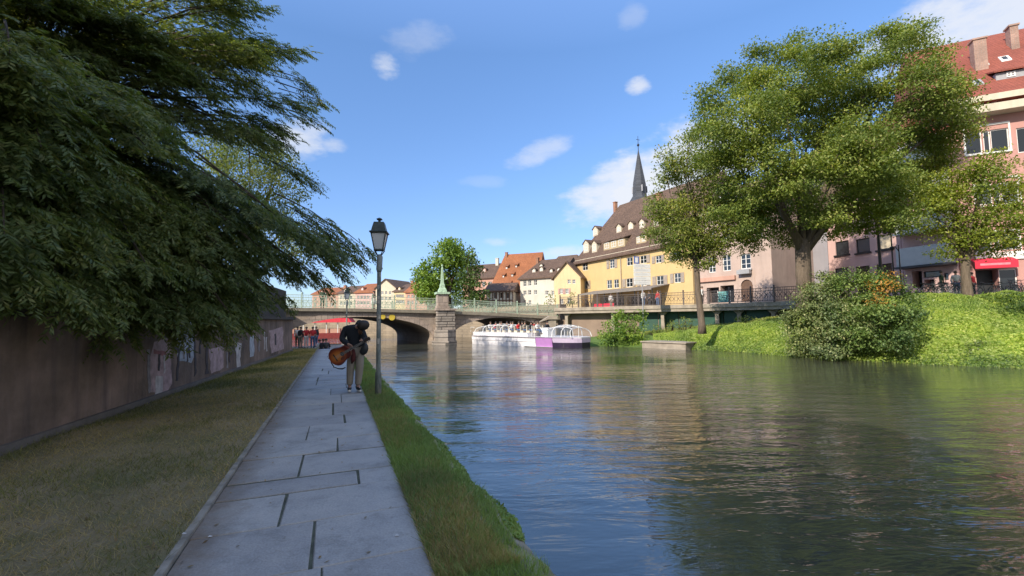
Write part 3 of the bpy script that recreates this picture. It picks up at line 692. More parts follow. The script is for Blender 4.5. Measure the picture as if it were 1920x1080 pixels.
for i in range(24):
    a = lerp(s0, s1, i / 24); b_ = lerp(s0, s1, (i + 1) / 24)
    for k0, k1 in ((-.025, 1.02),):
        v = [(a + dloc.x * k0, dloc.y * k0, dz(a) - .297), (b_ + dloc.x * k0, dloc.y * k0, dz(b_) - .297), (b_ + dloc.x * k1, dloc.y * k1, dz(b_) - .297), (a + dloc.x * k1, dloc.y * k1, dz(a) - .297)]
        v2 = [(x, y, z + .30) for x, y, z in v]; mb._a(v + v2, [(0, 3, 2, 1), (4, 5, 6, 7), (0, 1, 5, 4), (2, 3, 7, 6)] + ([(0, 4, 7, 3)] if i == 0 else []) + ([(1, 2, 6, 5)] if i == 23 else []))
mb.build('cornice', plain('cornice_stone', (.24, .21, .16), .9, var=.3, bump=.3), bridge)
for A_ in AR:
    mb = MB(); n = 36; th = .5 if A_ is AR[0] else .42
    pr = []
    for i in range(n + 1):
        t = math.pi * i / n; ct, st = math.cos(t), math.sin(t)
        pr.append(((A_[2] - A_[3] * ct, A_[4] + (A_[5] - A_[4]) * st), (A_[2] - (A_[3] + th) * ct, A_[4] + (A_[5] - A_[4] + th) * st)))
    for (i0, o0), (i1, o1) in zip(pr, pr[1:]):
        v = [(i0[0], -.04, i0[1]), (i1[0], -.04, i1[1]), (o1[0], -.04, o1[1]), (o0[0], -.04, o0[1])]; v2 = [(x, -.003, z) for x, y, z in v]
        mb._a(v + v2, [(0, 1, 2, 3), (0, 4, 5, 1), (3, 2, 6, 7)])
    mb.build('arch_ring', M['ring'], bridge, fix=False)
# pier
pl_, pr_ = bs(816), bs(849); pc = (pl_ + pr_) / 2; ptop = dz(pc)
mb = MB(); z = WZ - .6; zt = bpn.sz(832, 618)[1]
for r in range(7):
    z0 = zt + (ptop - zt) * r / 7; z1 = zt + (ptop - zt) * (r + 1) / 7; k = .04 * (r % 2)
    mb.box(pl_ + k, pr_ - k, -1.1 + k, -.003, z0 + .01, z1 - .02)
mb.box(pl_ + .1, pr_ - .1, -1.0, -.003, zt, ptop - .02)
mb.build('pier', M['pier'], bridge)
mb = MB(); mb.prism([(pl_ - .35, -.003, WZ - .6), (pl_ - .3, -1.1, WZ - .6), (pc, -2.1, WZ - .6), (pr_ + .15, -1.1, WZ - .6), (pr_ + .2, -.003, WZ - .6)], (0, 0, .6 + .35))
mb.prism([(pl_ - .12, -.003, WZ + .353), (pl_ - .1, -1.1, WZ + .353), (pc, -1.8, WZ + .353), (pr_ + .06, -1.1, WZ + .353), (pr_ + .1, -.003, WZ + .353)], (0, 0, zt - WZ - .36))
mb.build('cutwater', M['pier'], bridge)
mb = MB(); mb.box(pl_ - .12, pr_ + .12, -1.25, -.003, ptop + .003, ptop + .2); mb.build('pier_cap', M['ring'], bridge)
# obelisk on pedestal
q = bpn.w(bs(827), 0, -.6); ob = empty('obelisk', (q.x, q.y, ptop + .2), bpn.ang); tag(ob, 'pale green obelisk monument on a stone pedestal over the bridge pier', 'monument')
hp = bpn.sz(827, 549, -.6)[1] - ptop - .2; ht = bpn.sz(827, 499, -.6)[1] - ptop - .2
mb = MB(); mb.box(-.62, .62, -.55, .55, .003, .25); mb.box(-.52, .52, -.45, .45, .25, hp - .15); mb.build('pedestal', M['ring'], ob, bevel=.02)
mb = MB(); mb.box(-.66, .66, -.6, .6, hp - .147, hp + .05); mb.lathe([(.56, hp + .05), (.46, hp + .35), (.32, hp + .5), (.30, hp + .8), (.21, hp + .9), (.11, ht - .35), (.13, ht - .3), (.0501, ht)], n=4, rot=math.pi / 4)
mb.ell((0, 0, ht + .05), (.1, .1, .12), 8, 5); mb.build('shaft', M['verd'], ob)
mb = MB(); mb.bar((-.45, 0, hp + 1.35), (-.1, 0, hp + 1.25), .05); mb.bar((.1, 0, hp + 1.25), (.45, 0, hp + 1.35), .05); mb.ell((-.47, 0, hp + 1.42), (.08, .08, .1), 6, 4); mb.ell((.47, 0, hp + 1.42), (.08, .08, .1), 6, 4); mb.build('bracket_arm', M['verd'], ob)
# railings
def railing(name, label, sa, sb, off, parent_loc, gap=None, mat_=None, H=1.15, zf=dz, ang=None, post=2.1, grp=None):
    r = empty(name, (parent_loc.x, parent_loc.y, 0), ang); tag(r, label, 'railing', grp)
    n = max(1, round((sb - sa) / post)); mat_ = mat_ or M['rail']
    for i in range(n + 1):
        s = lerp(sa, sb, i / n); z = zf(s); p = MB(); p.box(s - .055, s + .055, off - .055, off + .055, z, z + H + .05); p.ell((s, off, z + H + .14), (.08, .08, .1), 8, 5); p.build('post', mat_, r)
    top = MB(); bal = MB()
    for i in range(n):
        a = lerp(sa, sb, i / n) ; b_ = lerp(sa, sb, (i + 1) / n)
        for h in (.12, .9 * H - .12, H): top.bar((a, off, zf(a) + h), (b_, off, zf(b_) + h), .05, .045)
        m_ = int((b_ - a) / .13)
        for k in range(1, m_):
            s = lerp(a, b_, k / m_); bal.bar((s, off, zf(s) + .12), (s, off, zf(s) + H), .022)
        for k in range(0, m_, 3):
            s = lerp(a, b_, (k + .5) / m_); zc = zf(s) + H * .5; bal.bar((s - .14, off - .02, zc - .2), (s + .14, off - .02, zc + .2), .03); bal.bar((s - .14, off - .02, zc + .2), (s + .14, off - .02, zc - .2), .03)
    top.build('rail', mat_, r); bal.build('balusters', mat_, r); return r
zfb = lambda s: dz(s) + .0
railing('bridge_railing', 'pale green iron railing on the near side of the bridge, left of the obelisk', bs(470), pl_ + .1, -.15, Vector((bA.x, bA.y)), ang=bpn.ang, zf=zfb)
railing('bridge_railing', 'pale green iron railing on the bridge, right of the obelisk', pr_ - .1, bs(1044), -.15, Vector((bA.x, bA.y)), ang=bpn.ang, zf=zfb)
railing('bridge_railing', 'pale green iron railing along the far side of the bridge deck', bs(470), bs(1060), 11.9, Vector((bA.x, bA.y)), ang=bpn.ang, zf=zfb)
# two yellow navigation plates
M['yel'] = plain('yellow_sign_paint', (.62, .46, .05), .5)
for (x, y, r_, lb) in ((735, 595, .30, 'round yellow navigation plate on the bridge face right of the lamp post'), (718, 594, .24, 'smaller yellow navigation plate on the bridge face touching the lamp post outline')):
    s, z = bpn.sz(x, y, -.1); q = bpn.w(s, 0, -.1); t = empty('navigation_sign', (q.x, q.y, z), bpn.ang); tag(t, lb, 'sign')
    mb = MB(); mb.prism([(r_ * math.sin(k * math.pi / 4 + math.pi / 8), 0, r_ * math.cos(k * math.pi / 4 + math.pi / 8)) for k in range(8)], (0, .04, 0)); mb.build('plate', M['yel'], t)
    mb = MB(); mb.bar((0, .041, -.1), (0, .097, -.1), .05, .4); mb.build('bracket', M['iron'], t)

# far quay wall beyond the bridge
mb = MB(); pts = FB
mb.prism([(x, y, -1.3) for x, y in pts] + [(x + .8, y + .9, -1.3) for x, y in pts[::-1]], (0, 0, SZ + .9 + 1.3 - .35))
tag(mb.build('far_quay_wall', M['quaywall']), 'beige stone quay wall seen through the bridge arches', 'wall')

# ------------------------------------------------------------ houses
def win_mesh(w_, h, kind):
    f = MB(); t = .07
    f.box(0, t, 0, .06, 0, h); f.box(w_ - t, w_, 0, .06, 0, h); f.box(t, w_ - t, 0, .06, 0, t); f.box(t, w_ - t, 0, .06, h - t, h)
    if kind in 'cs':
        f.box(w_ / 2 - .035, w_ / 2 + .035, -.005, .055, t, h - t); nb = 3 if h > 1.3 else 2
        for k in range(1, nb): f.box(t, w_ - t, .004, .05, h * k / nb - .02, h * k / nb + .02)
    return f
def house(name, label, pl, zt, depth, wm, wins=(), roofm=None, eave=None, ridge=None, ro=None, hl=0, hr=0, ov=.35, z0=None, dormers=(), chim=(), doors=(), gf=False, shm=None, framem=None, sky_=(), gable_m=None, sill=False, grp=None, cat='building'):
    """pl facade plane; eave=(px,py) or zt; ridge=(px,py)"""
    root = empty(name, (pl.O.x, pl.O.y, 0), pl.ang); tag(root, label, cat, grp); L = pl.L
    z0 = SZ - .3 if z0 is None else z0
    if eave: zt = pl.sz(*eave)[1]
    rects = []
    for wv_ in list(wins) + list(doors):
        s_a, za = pl.sz(wv_[0], wv_[3]); s_b, zb = pl.sz(wv_[2], wv_[1]); 
        _, zm = pl.sz((wv_[0] + wv_[2]) / 2, wv_[3]); _, zn = pl.sz((wv_[0] + wv_[2]) / 2, wv_[1])
        if s_a < .05 or s_b > L - .05 or zn > zt - .1: continue
        rects.append((s_a, s_b, max(zm, z0 + .05), zn, wv_[4] if len(wv_) > 4 else 'c'))
    xs = sorted({0, L} | {r[0] for r in rects} | {r[1] for r in rects}); zs = sorted({z0, zt} | {r[2] for r in rects} | {r[3] for r in rects})
    mb = MB()
    for i in range(len(xs) - 1):
        for j in range(len(zs) - 1):
            cx_, cz = (xs[i] + xs[i + 1]) / 2, (zs[j] + zs[j + 1]) / 2
            if any(r[0] < cx_ < r[1] and r[2] < cz < r[3] for r in rects): continue
            mb.poly([(xs[i], 0, zs[j]), (xs[i + 1], 0, zs[j]), (xs[i + 1], 0, zs[j + 1]), (xs[i], 0, zs[j + 1])])
    for (a, b_, c, d, k) in rects:
        r = .16
        for q in (((a, 0, c), (a, r, c), (a, r, d), (a, 0, d)), ((b_, 0, c), (b_, 0, d), (b_, r, d), (b_, r, c)), ((a, 0, d), (a, r, d), (b_, r, d), (b_, 0, d)), ((a, 0, c), (b_, 0, c), (b_, r, c), (a, r, c))): mb.poly(q)
    mb.poly([(0, 0, z0), (0, 0, zt), (0, depth, zt), (0, depth, z0)]); mb.poly([(L, 0, z0), (L, depth, z0), (L, depth, zt), (L, 0, zt)])
    mb.poly([(0, depth, z0), (0, depth, zt), (L, depth, zt), (L, depth, z0)])
    ro = ro if ro is not None else depth / 2
    zr = None
    if roofm is not None:
        if gf:
            zr = pl.sz(*ridge, )[1]
            for y in (0, depth): mb.poly([(0, y, zt), (L, y, zt), (L / 2, y, zr)])
            rf = MB(); k = ov * (zr - zt) / (L / 2)
            for sg in (0, 1):
                x0 = -ov if sg == 0 else L + ov
                v = [(x0, -ov, zt - k), (L / 2, -ov, zr), (L / 2, depth + ov, zr), (x0, depth + ov, zt - k)]; v2 = [(x, y, z + .22) for x, y, z in v]
                rf._a(v + v2, [(0, 1, 2, 3), (4, 5, 6, 7), (0, 1, 5, 4), (2, 3, 7, 6), (0, 3, 7, 4)])
            rfo = rf.build('roof', roofm, root)
        else:
            zr = pl.sz(*ridge, ro)[1]; k = ov * (zr - zt) / ro; ze = zt - k
            rf = MB(); y1 = depth + ov; kx0 = -ov if not hl else hl; kx1 = L + ov if not hr else L - hr
            v = [(-ov, -ov, ze), (L + ov, -ov, ze), (L + ov, y1, ze), (-ov, y1, ze), (kx0, ro, zr), (kx1, ro, zr)]
            th = .2; v2 = [(x, y, z + th) for x, y, z in v]
            rf._a(v + v2, [(6, 7, 11, 10), (8, 9, 10, 11), (7, 8, 11), (9, 6, 10), (0, 1, 7, 6), (1, 2, 8, 7), (2, 3, 9, 8), (3, 0, 6, 9), (0, 3, 2, 1)])
            rfo = rf.build('roof', roofm, root)
            g = MB()
            for ok_, X_ in ((not hl, 0), (not hr, L)):
                if ok_: g = MB(); g.poly([(X_, 0, zt), (X_, ro, zr), (X_, depth, zt)]); g.build('gable', gable_m or wm, root, fix=False)
    mb.build('wall', wm, root, fix=False)
    fm = framem or M['white']
    for (a, b_, c, d, k) in rects:
        w_, h = b_ - a, d - c
        if k == 'o':
            f = MB(); f.box(a + .02, b_ - .02, .8, .85, c, d); f.build('shop_opening', M['dark'], root)
            f = MB(); 
            for q in (((a, .16, c), (a, .8, c), (a, .8, d), (a, .16, d)), ((b_, .16, c), (b_, .16, d), (b_, .8, d), (b_, .8, c)), ((a, .16, d), (a, .8, d), (b_, .8, d), (b_, .16, d))): f.poly(q)
            f.build('shop_recess', wm, root, fix=False); continue
        if k == 'd':
            f = MB(); f.box(a, b_, .1, .15, c, d)
            for j in (1, 3): f.box(a + w_ * (.08 if j == 1 else .54), a + w_ * (.46 if j == 1 else .92), .07, .098, c + h * .08, c + h * .6)
            f.build('door', M['timber'], root)
            f = MB(); n = 8; arc = [(a + w_ / 2 - w_ / 2 * math.cos(math.pi * i / n), d - w_ * .5 + w_ / 2 * math.sin(math.pi * i / n)) for i in range(n + 1)]
            f.prism([(x, -.03, z) for x, z in arc] + [(b_ + .2, -.03, d - w_ * .5), (b_ + .2, -.03, d + .25), (a - .2, -.03, d + .25), (a - .2, -.03, d - w_ * .5)], (0, .1, 0)); f.build('door_arch', wm, root); continue
        f = win_mesh(w_, h, 'c' if k in 'csx' else 'p')
        f.v = [(x + a, y + .09, z + c) for x, y, z in f.v]; wo = f.build('window', fm, root)
        p = MB(); p.box(a + .05, b_ - .05, .13, .14, c + .05, d - .05); p.build('pane', M['glass'], wo)
        if k == 'b': p = MB(); p.box(a + .06, b_ - .06, .11, .125, c + .06, d - .06); p.build('blind', M['blind'], wo)
        if sill or k == 's': p = MB(); p.box(a - .1, b_ + .1, -.16, -.004, c - .16, c - .02); p.build('sill', framem or M['ptype'], wo)
        if k in 'sx' and shm:
            for sx in (a - w_ * .5 - .04, b_ + .04):
                p = MB(); p.box(sx, sx + w_ * .5, -.07, -.02, c, d)
                for j in range(int(h / .12)): p.box(sx + .06, sx + w_ * .5 - .06, -.085, -.072, c + .06 + j * .12, c + .12 + j * .12)
                p.build('shutter', shm, root)
    if zr is not None and not gf:
        def zroof(off): return zt + .2 + (zr - zt) * off / ro
        def solve(px, py):
            lo, hi = -ov, ro
            for _ in range(30):
                m_ = (lo + hi) / 2
                if pl.sz(px, py, m_)[1] < zroof(m_): hi = m_
                else: lo = m_
            return (lo + hi) / 2
        for dd in dormers:
            x0, y0, x1, y1 = dd[:4]; kind = dd[4] if len(dd) > 4 else 'g'; dm = dd[5] if len(dd) > 5 else wm
            off = solve(x0, y1); sa, zb = pl.sz(x0, y1, off); zt_ = pl.sz(x0, y0, off)[1]; sb_ = pl.sz(x1, y1, off)[0]
            offb = min(ro, (zt_ - zt) * ro / (zr - zt) + .2); h = zt_ - zb; w_ = sb_ - sa
            f = MB(); f.box(sa, sb_, off, offb, zb - .1, zt_); do = f.build('dormer', dm, rfo)
            f = MB()
            if kind == 'g':
                rz_ = zt_ + w_ * .42; offr = min(ro, (rz_ - zt) * ro / (zr - zt) + .2)
                for sx in (sa - .15, sb_ + .15):
                    v = [(sx, off - .15, zt_ - .06), ((sa + sb_) / 2, off - .15, rz_), ((sa + sb_) / 2, offr, rz_), (sx, offb, zt_ - .06)]; f._a(v + [(a, b_, c + .1) for a, b_, c in v], [(0, 1, 2, 3), (4, 5, 6, 7), (0, 1, 5, 4), (0, 3, 7, 4)])
                f.build('dormer_roof', roofm, do); f = MB(); f.prism([(sa, off - .02, zt_), (sb_, off - .02, zt_), ((sa + sb_) / 2, off - .02, rz_ - .05)], (0, .06, 0)); f.build('dormer_gable', dm, do)
            else:
                zz = min(zr, zt_ + .45); offr = (zz - zt) * ro / (zr - zt)
                f.prism([(sa - .2, off - .25, zt_), (sa - .2, offr, zz), (sa - .2, offr, zz + .12), (sa - .2, off - .25, zt_ + .12)], (w_ + .4, 0, 0)); f.build('dormer_roof', roofm, do)
            nw = dd[6] if len(dd) > 6 else 1
            for j in range(nw):
                ww = min(w_ * .62 / nw, h * .9); cxx = sa + w_ * (j + .5) / nw
                f = win_mesh(ww, h * .72, 'c'); f.v = [(x + cxx - ww / 2, y + off - .05, z + zb + h * .16) for x, y, z in f.v]; wo = f.build('dormer_window', fm, do)
                p = MB(); p.box(cxx - ww / 2 + .05, cxx + ww / 2 - .05, off - .02, off - .008, zb + h * .2, zb + h * .85)
        for (x0, y0, x1, y1, cmn) in chim:
            off = solve(x0, y1); sa, zb = pl.sz(x0, y1, off); zt_ = pl.sz(x0, y0, off)[1]; sb_ = pl.sz(x1, y1, off)[0]; w_ = sb_ - sa
            f = MB(); f.box(sa, sb_, off, off + max(.5, w_ * .6), zb - .8, zt_ - .1); f.box(sa - .06, sb_ + .06, off - .06, off + max(.5, w_ * .6) + .06, zt_ - .097, zt_); f.build('chimney', M[cmn], rfo)
        for (x0, y0, x1, y1, cmn) in sky_:
            o0, o1 = solve(x0, y1), solve(x0, y0); sa = pl.sz(x0, y1, o0)[0]; sb_ = pl.sz(x1, y1, o0)[0]
            f = MB(); f._a([(s, o_, zroof(o_) + dzz) for dzz in (-.05, .1) for s, o_ in ((sa, o0), (sb_, o0), (sb_, o1), (sa, o1))], [(0, 3, 2, 1), (4, 5, 6, 7), (0, 1, 5, 4), (1, 2, 6, 5), (2, 3, 7, 6), (3, 0, 4, 7)]); so_ = f.build('skylight', M[cmn], rfo)
            m_ = .15; f = MB(); f._a([(s, o_, zroof(o_) + dzz) for dzz in (.09, .115) for s, o_ in ((sa + m_, lerp(o0, o1, m_)), (sb_ - m_, lerp(o0, o1, m_)), (sb_ - m_, lerp(o1, o0, m_)), (sa + m_, lerp(o1, o0, m_)))], [(0, 3, 2, 1), (4, 5, 6, 7), (0, 1, 5, 4), (1, 2, 6, 5), (2, 3, 7, 6), (3, 0, 4, 7)]); f.build('skylight_pane', M['glass'], so_)
    return root, rects, zt, zr
M['blind'] = plain('beige_blind', (.55, .47, .33), .8, var=.08)
M['greywh'] = plain('grey_white_panel', (.48, .49, .47), .7, var=.08)

# far row over the bridge
far = [(585, 636, 552, 541, 'salmon', 't_orange', 'low salmon house with pinkish roof, leftmost over the bridge railing'),
       (634, 668, 550, 538, 'cream', 't_brown', 'cream house with brown roof behind the small distant lamp'),
       (666, 700, 549, 534, 'pink', 't_orange', 'pink far house with orange roof just left of the lamp post'),
       (704, 742, 541, 524, 'cream', 'cream', 'tall cream gabled house just right of the lamp post beyond the bridge'),
       (738, 764, 547, 535, 'paleyel', 't_brown', 'small pale yellow house with brown roof between cream house and tree'),
       (760, 800, 548, 529, 'salmon', 't_orange', 'salmon house with orange roof left of the round tree beyond the bridge')]
for i, (x0, x1, ye, yr, wmn, rmn, lb) in enumerate(far):
    pl = PlD(x0, 122 - i * 3, x1, 120 - i * 3); wn_ = [(x0 + 4 + k * (x1 - x0 - 10) / 4, ye + 5 + r * 11, x0 + 8 + k * (x1 - x0 - 10) / 4, ye + 11 + r * 11) for k in range(4) for r in range(2)]
    house('far_house', lb, pl, 0, 10, M[wmn], wn_, M[rmn] if rmn[0] == 't' else M['t_brown'], eave=(x0, ye), ridge=((x0 + x1) / 2, yr), gf=(i == 3), grp='far houses beyond the bridge', dormers=[((x0 * 2 + x1) / 3, (ye + yr) / 2 - 1, (x0 * 2 + x1) / 3 + 4, (ye + yr) / 2 + 3)] if i != 3 else (), chim=[(x0 + 10, yr - 3, x0 + 14, yr + 3, 'brickor')] if i % 2 else ())
# houses left of the yellow building
house('brown_roofed_house', 'pinkish house with brown roof half hidden behind the round tree', PlD(868, 92, 946, 88), 0, 10, M['salmon'], [(904 + k * 12, 528, 910 + k * 12, 538) for k in range(3)] + [(904 + k * 12, 546, 910 + k * 12, 556) for k in range(3)], M['t_brown'], eave=(905, 521), ridge=(915, 497), dormers=[(906, 505, 911, 510)], chim=[(929, 484, 934, 498, 'whitepl')])
house('orange_roofed_house', 'tall house with a huge steep orange tiled roof', PlD(921, 85, 1004, 82), 0, 9, M['brickor'], [(968, 552, 973, 560)], M['t_orange'], eave=(930, 541), ridge=(965, 478), hl=1.2, dormers=[(948, 500, 952, 505, 's'), (966, 497, 970, 502, 's'), (942, 516, 946, 521, 's'), (958, 514, 963, 519, 's'), (951, 531, 957, 536, 's')], chim=[(947, 473, 951, 484, 'brickor')])
hr_, _, zt_, _ = house('half_timbered_house', 'low half timbered house with white panels in front of the orange roof', PlD(912, 77, 962, 76), 0, 6, M['whitepl'], [(926 + k * 12, 549, 932 + k * 12, 559) for k in range(3)], M['t_brown'], eave=(915, 546), ridge=(930, 533), framem=M['timber'])
mb = MB(); plt = PlD(912, 77, 962, 76)
for k in range(9): s = plt.L * k / 8; mb.box(max(0, s - .09), s + .09, -.05, -.003, SZ, zt_)
for z in (SZ + 1.2, SZ + 2.1, zt_ - .25): mb.box(0, plt.L, -.07, -.052, z, z + .16)
for k in range(0, 8, 2): mb.bar((plt.L * k / 8, -.03, SZ + .2), (plt.L * (k + 1) / 8, -.03, SZ + 1.2), .12)
mb.build('timber_frame', M['timber'], hr_)
house('white_house', 'white house with three rows of windows and a broad brown roof', PlD(976, 78, 1050, 74), 0, 10, M['whitepl'],
      [(981, 527, 987, 537), (990, 526, 996, 536), (1001, 525, 1007, 535), (981, 545, 987, 553), (990, 544, 996, 553), (1001, 544, 1007, 552), (981, 563, 986, 573), (991, 563, 996, 572), (1022, 545, 1028, 553), (1034, 545, 1040, 553)],
      M['t_brown'], eave=(976, 522.5), ridge=(1012, 490), hl=1.5, dormers=[(998, 506, 1004, 511), (1012, 503, 1018, 509), (1031, 506, 1036, 511), (1045, 504, 1050, 509), (1012, 497, 1017, 501)], chim=[(1005, 483, 1009, 494, 'brickor')])
house('gabled_house', 'pale yellow gable fronted house between the white house and the yellow building', PlD(1040, 73, 1090, 71), 0, 12, M['paleyel'],
      [(1064, 524, 1070, 532), (1073, 524, 1079, 532), (1050, 541, 1055, 551, 'x'), (1060, 541, 1066, 551, 'x'), (1050, 560, 1056, 570), (1064, 558, 1070, 570)], M['t_brown'], eave=(1042, 521), ridge=(1065, 492), gf=True, shm=M['shutterp'])
house('brown_house_behind', 'big dark brown roof rising behind the gabled house', PlD(1022, 84, 1092, 80), 0, 10, M['cream'], [], M['t_brown'], eave=(1030, 512), ridge=(1052, 482), hr=3, hl=.5)

# yellow building
M['dormy'] = plaster('dormer_plaster', (.50, .40, .24))
plY = PlD(1083, 75, 1302, 54.4)
yw = [(1092, 493, 1102, 507), (1143, 486, 1152, 503, 'x'), (1175, 482.5, 1186, 498), (1200, 479, 1212, 494, 'x'), (1229, 479, 1240, 493, 'x'), (1262, 472, 1273, 488, 'x'),
      (1093, 527, 1102, 542, 'x'), (1138, 525, 1147, 541), (1151, 524, 1160, 540), (1174, 522, 1186, 538, 'x'), (1201, 520, 1212, 536, 'x'), (1231, 517, 1244, 534, 'x'), (1264, 512, 1276, 530, 'x'), (1093, 562, 1105, 578, 'd'),
      (1125, 556, 1140, 573, 'o'), (1146, 555, 1170, 573, 'o'), (1176, 554, 1204, 574, 'o'), (1210, 552, 1240, 574, 'o')]
yb, _, yzt, _ = house('yellow_building', 'long yellow building with brown roof, dormers and cafe on the far bank', plY, 0, 13, M['yellow'], yw, M['t_brown'], eave=(1083, 488), ridge=(1135, 396), ro=6, hl=4.2, hr=0, shm=M['shutter'], ov=.5,
      dormers=[(1132, 455, 1172, 470, 's', M['dormy'], 3), (1193, 443, 1212, 458, 's', M['dormy'], 2), (1094, 458, 1104, 475, 'g', M['cream']), (1110, 458, 1119, 474, 'g', M['cream']), (1112, 431, 1121, 443, 'g', M['cream']), (1156, 426, 1165, 437, 'g', M['cream']), (1178, 421, 1187, 431, 'g', M['cream']), (1199, 416, 1208, 429, 'g', M['cream']), (1226, 412, 1236, 425, 'g', M['cream']), (1250, 405, 1261, 419, 'g', M['cream'])],
      chim=[(1150, 379, 1154, 398, 'brickor'), (1230, 362, 1236, 380, 'brickor')])
mb = MB(); mb.box(-.1, plY.L + .1, -.22, -.004, yzt - .32, yzt - .05); mb.build('cornice', M['cream'], yb)
mb = MB(); s = plY.sz(1165, 500)[0]; mb.tube([(s, -.12, SZ), (s, -.12, yzt - .4)], .06, 6); mb.build('drainpipe', M['shutter'], yb)
# cafe awning
M['awn'] = plain('grey_brown_awning', (.21, .185, .16), .8); aw = empty('cafe_awning', (plY.O.x, plY.O.y, 0), plY.ang); tag(aw, 'long grey brown cafe awning on posts along the yellow building', 'awning')
sa, sb_ = plY.sz(1114, 550)[0], plY.sz(1256, 545)[0]; za = SZ + 2.9
mb = MB(); mb.prism([(sa, -.01, za + .35), (sa, -3.2, za - .25), (sa, -3.2, za - .45), (sa, -3.15, za - .45), (sa, -3.15, za - .33), (sa, -.01, za + .27)], (sb_ - sa, 0, 0)); mb.build('canopy', M['awn'], aw)
for k in range(6): mb = MB(); s = lerp(sa, sb_, k / 5); mb.box(s - .05, s + .05, -3.1, -3.0, SZ, za - .3); mb.build('post', M['dark'], aw)
# red screens, planters, tables under the awning
for (x, x2, dd, lb) in ((1113, 1130, 3.9, 'left red cafe screen in front of the yellow building'), (1131, 1152, 4.0, 'right red cafe screen in front of the yellow building')):
    q = plY.w(plY.sz(x, 570, -dd)[0], SZ, -dd); L_ = plY.sz(x2, 570, -dd)[0] - plY.sz(x, 570, -dd)[0]; t = empty('cafe_screen', q, plY.ang); tag(t, lb, 'screen', 'red cafe screens')
    mb = MB(); mb.box(.05, L_ - .05, -.02, .02, .15, 1.0); mb.build('cloth_panel', M['redaw'], t)
    for xx in (0, L_): mb = MB(); mb.box(xx - .04, xx + .04, -.04, .04, 0, 1.1); mb.build('post', M['dark'], t)

# beige house with arched door
plB = PlD(1312, 46.5, 1452, 40.3)
bw_ = [(1329, 482, 1341, 511), (1355.5, 478, 1369.5, 508), (1389, 476, 1407, 504, 's'), (1327, 430, 1339, 456), (1353, 425, 1367, 452), (1387, 420, 1405, 449), (1415, 417, 1428, 447),
       (1326, 539, 1348, 567, 'o'), (1352, 535, 1376, 567, 'o'), (1391, 524, 1411, 566, 'd')]
bb, _, bzt, _ = house('beige_house', 'beige stone house with an arched door and tall white windows', plB, 0, 9, M['beige'], bw_, M['t_brown'], eave=(1330, 388), ridge=(1380, 352), dormers=[(1345, 368, 1354, 381), (1380, 362, 1390, 376)], hr=0)
mb = MB(); zb = plB.sz(1360, 520)[1]; mb.box(0, plB.sz(1379, 500)[0], -.25, -.004, zb - .3, zb + .1); mb.box(0, plB.L, -.15, -.004, bzt - .3, bzt - .05); mb.build('string_course', M['salmon'], bb)
mb = MB(); s = plB.sz(1398, 500)[0]; z = plB.sz(1398, 512)[1]; mb.box(s - .6, s + .6, -.55, -.17, z - .1, z + .28); mb.build('flower_box', M['ptype'], bb)
# teal chairs board in front
q = P(1358, 560, 40.3); t = empty('teal_board', (q.x, q.y, SZ), -.5); tag(t, 'teal folding board standing before the shop of the beige house', 'board')
mb = MB(); mb.bar((-.5, -.3, .0), (-.5, 0, 1.3), .04); mb.bar((.5, -.3, 0), (.5, 0, 1.3), .04); mb.build('legs', M['white'], t); mb = MB(); mb._a([(-.5, -.25, .25), (.5, -.25, .25), (.5, -.02, 1.2), (-.5, -.02, 1.2), (-.5, -.2, .25), (.5, -.2, .25), (.5, .02, 1.2), (-.5, .02, 1.2)], [(0, 1, 2, 3), (7, 6, 5, 4), (0, 4, 5, 1), (2, 6, 7, 3), (0, 3, 7, 4), (1, 5, 6, 2)]); mb.build('panel', plain('teal_paint', (.10, .36, .36), .6), t)

# shade coloured stretch, pink block and balcony block
plK = PlD(1455, 49.4, 1700, 36.8)
def sub(pl, x0, x1):
    a = pl.w(pl.sz(x0, 590)[0], 0).xy; b_ = pl.w(pl.sz(x1, 590)[0], 0).xy; return Pl(a, b_)
M['pinkshade'] = plaster('tree_shade_render', (.34, .33, .36), .15, .2)  # tree shade on the facade put into a blue grey wall colour
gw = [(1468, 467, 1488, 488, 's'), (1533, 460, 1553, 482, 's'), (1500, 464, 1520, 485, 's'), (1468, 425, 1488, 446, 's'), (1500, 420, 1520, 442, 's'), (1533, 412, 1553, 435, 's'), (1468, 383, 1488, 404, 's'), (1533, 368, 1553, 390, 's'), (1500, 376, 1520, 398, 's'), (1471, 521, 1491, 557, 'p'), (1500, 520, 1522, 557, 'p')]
house('shade_grey_apartments', 'stretch of the pink block coloured blue grey for tree shade, behind the big trunk', sub(plK, 1458, 1559), 16.5, 10, M['pinkshade'], gw, M['slate'], ridge=(1500, 300), framem=M['ptype'])
pw_ = []
for x0, x1, yy in ((1567, 1591, 452), (1606, 1630, 447), (1645, 1672, 440)):
    for k, dy in enumerate((0, -49.5, -99, -148, 52)):
        kind = 'b' if (x0, k) in ((1645, 0), (1606, 1), (1645, 1)) else 'p'
        sc = (yy - 592) / -145; pw_.append((x0, yy + dy * sc, x1, yy + dy * sc + 26 * sc, kind))
house('pink_apartments', 'pale pink apartment block with dark framed square windows', sub(plK, 1560, 1699), 16.2, 10, M['pink'], pw_, M['t_red'], ridge=(1630, 240), framem=M['dark'], sill=True)
plC = PlD(1700, 36.7, 1803, 33.3)
cw = [(1707, 441, 1790, 464, 'b'), (1707, 375, 1790, 400, 'b'), (1707, 310, 1790, 335, 'b'), (1707, 246, 1790, 270, 'b'), (1712, 508, 1728, 540, 'o'), (1732, 508, 1765, 520, 'p'), (1734, 524, 1752, 545, 'o'), (1770, 512, 1778, 525, 'p')]
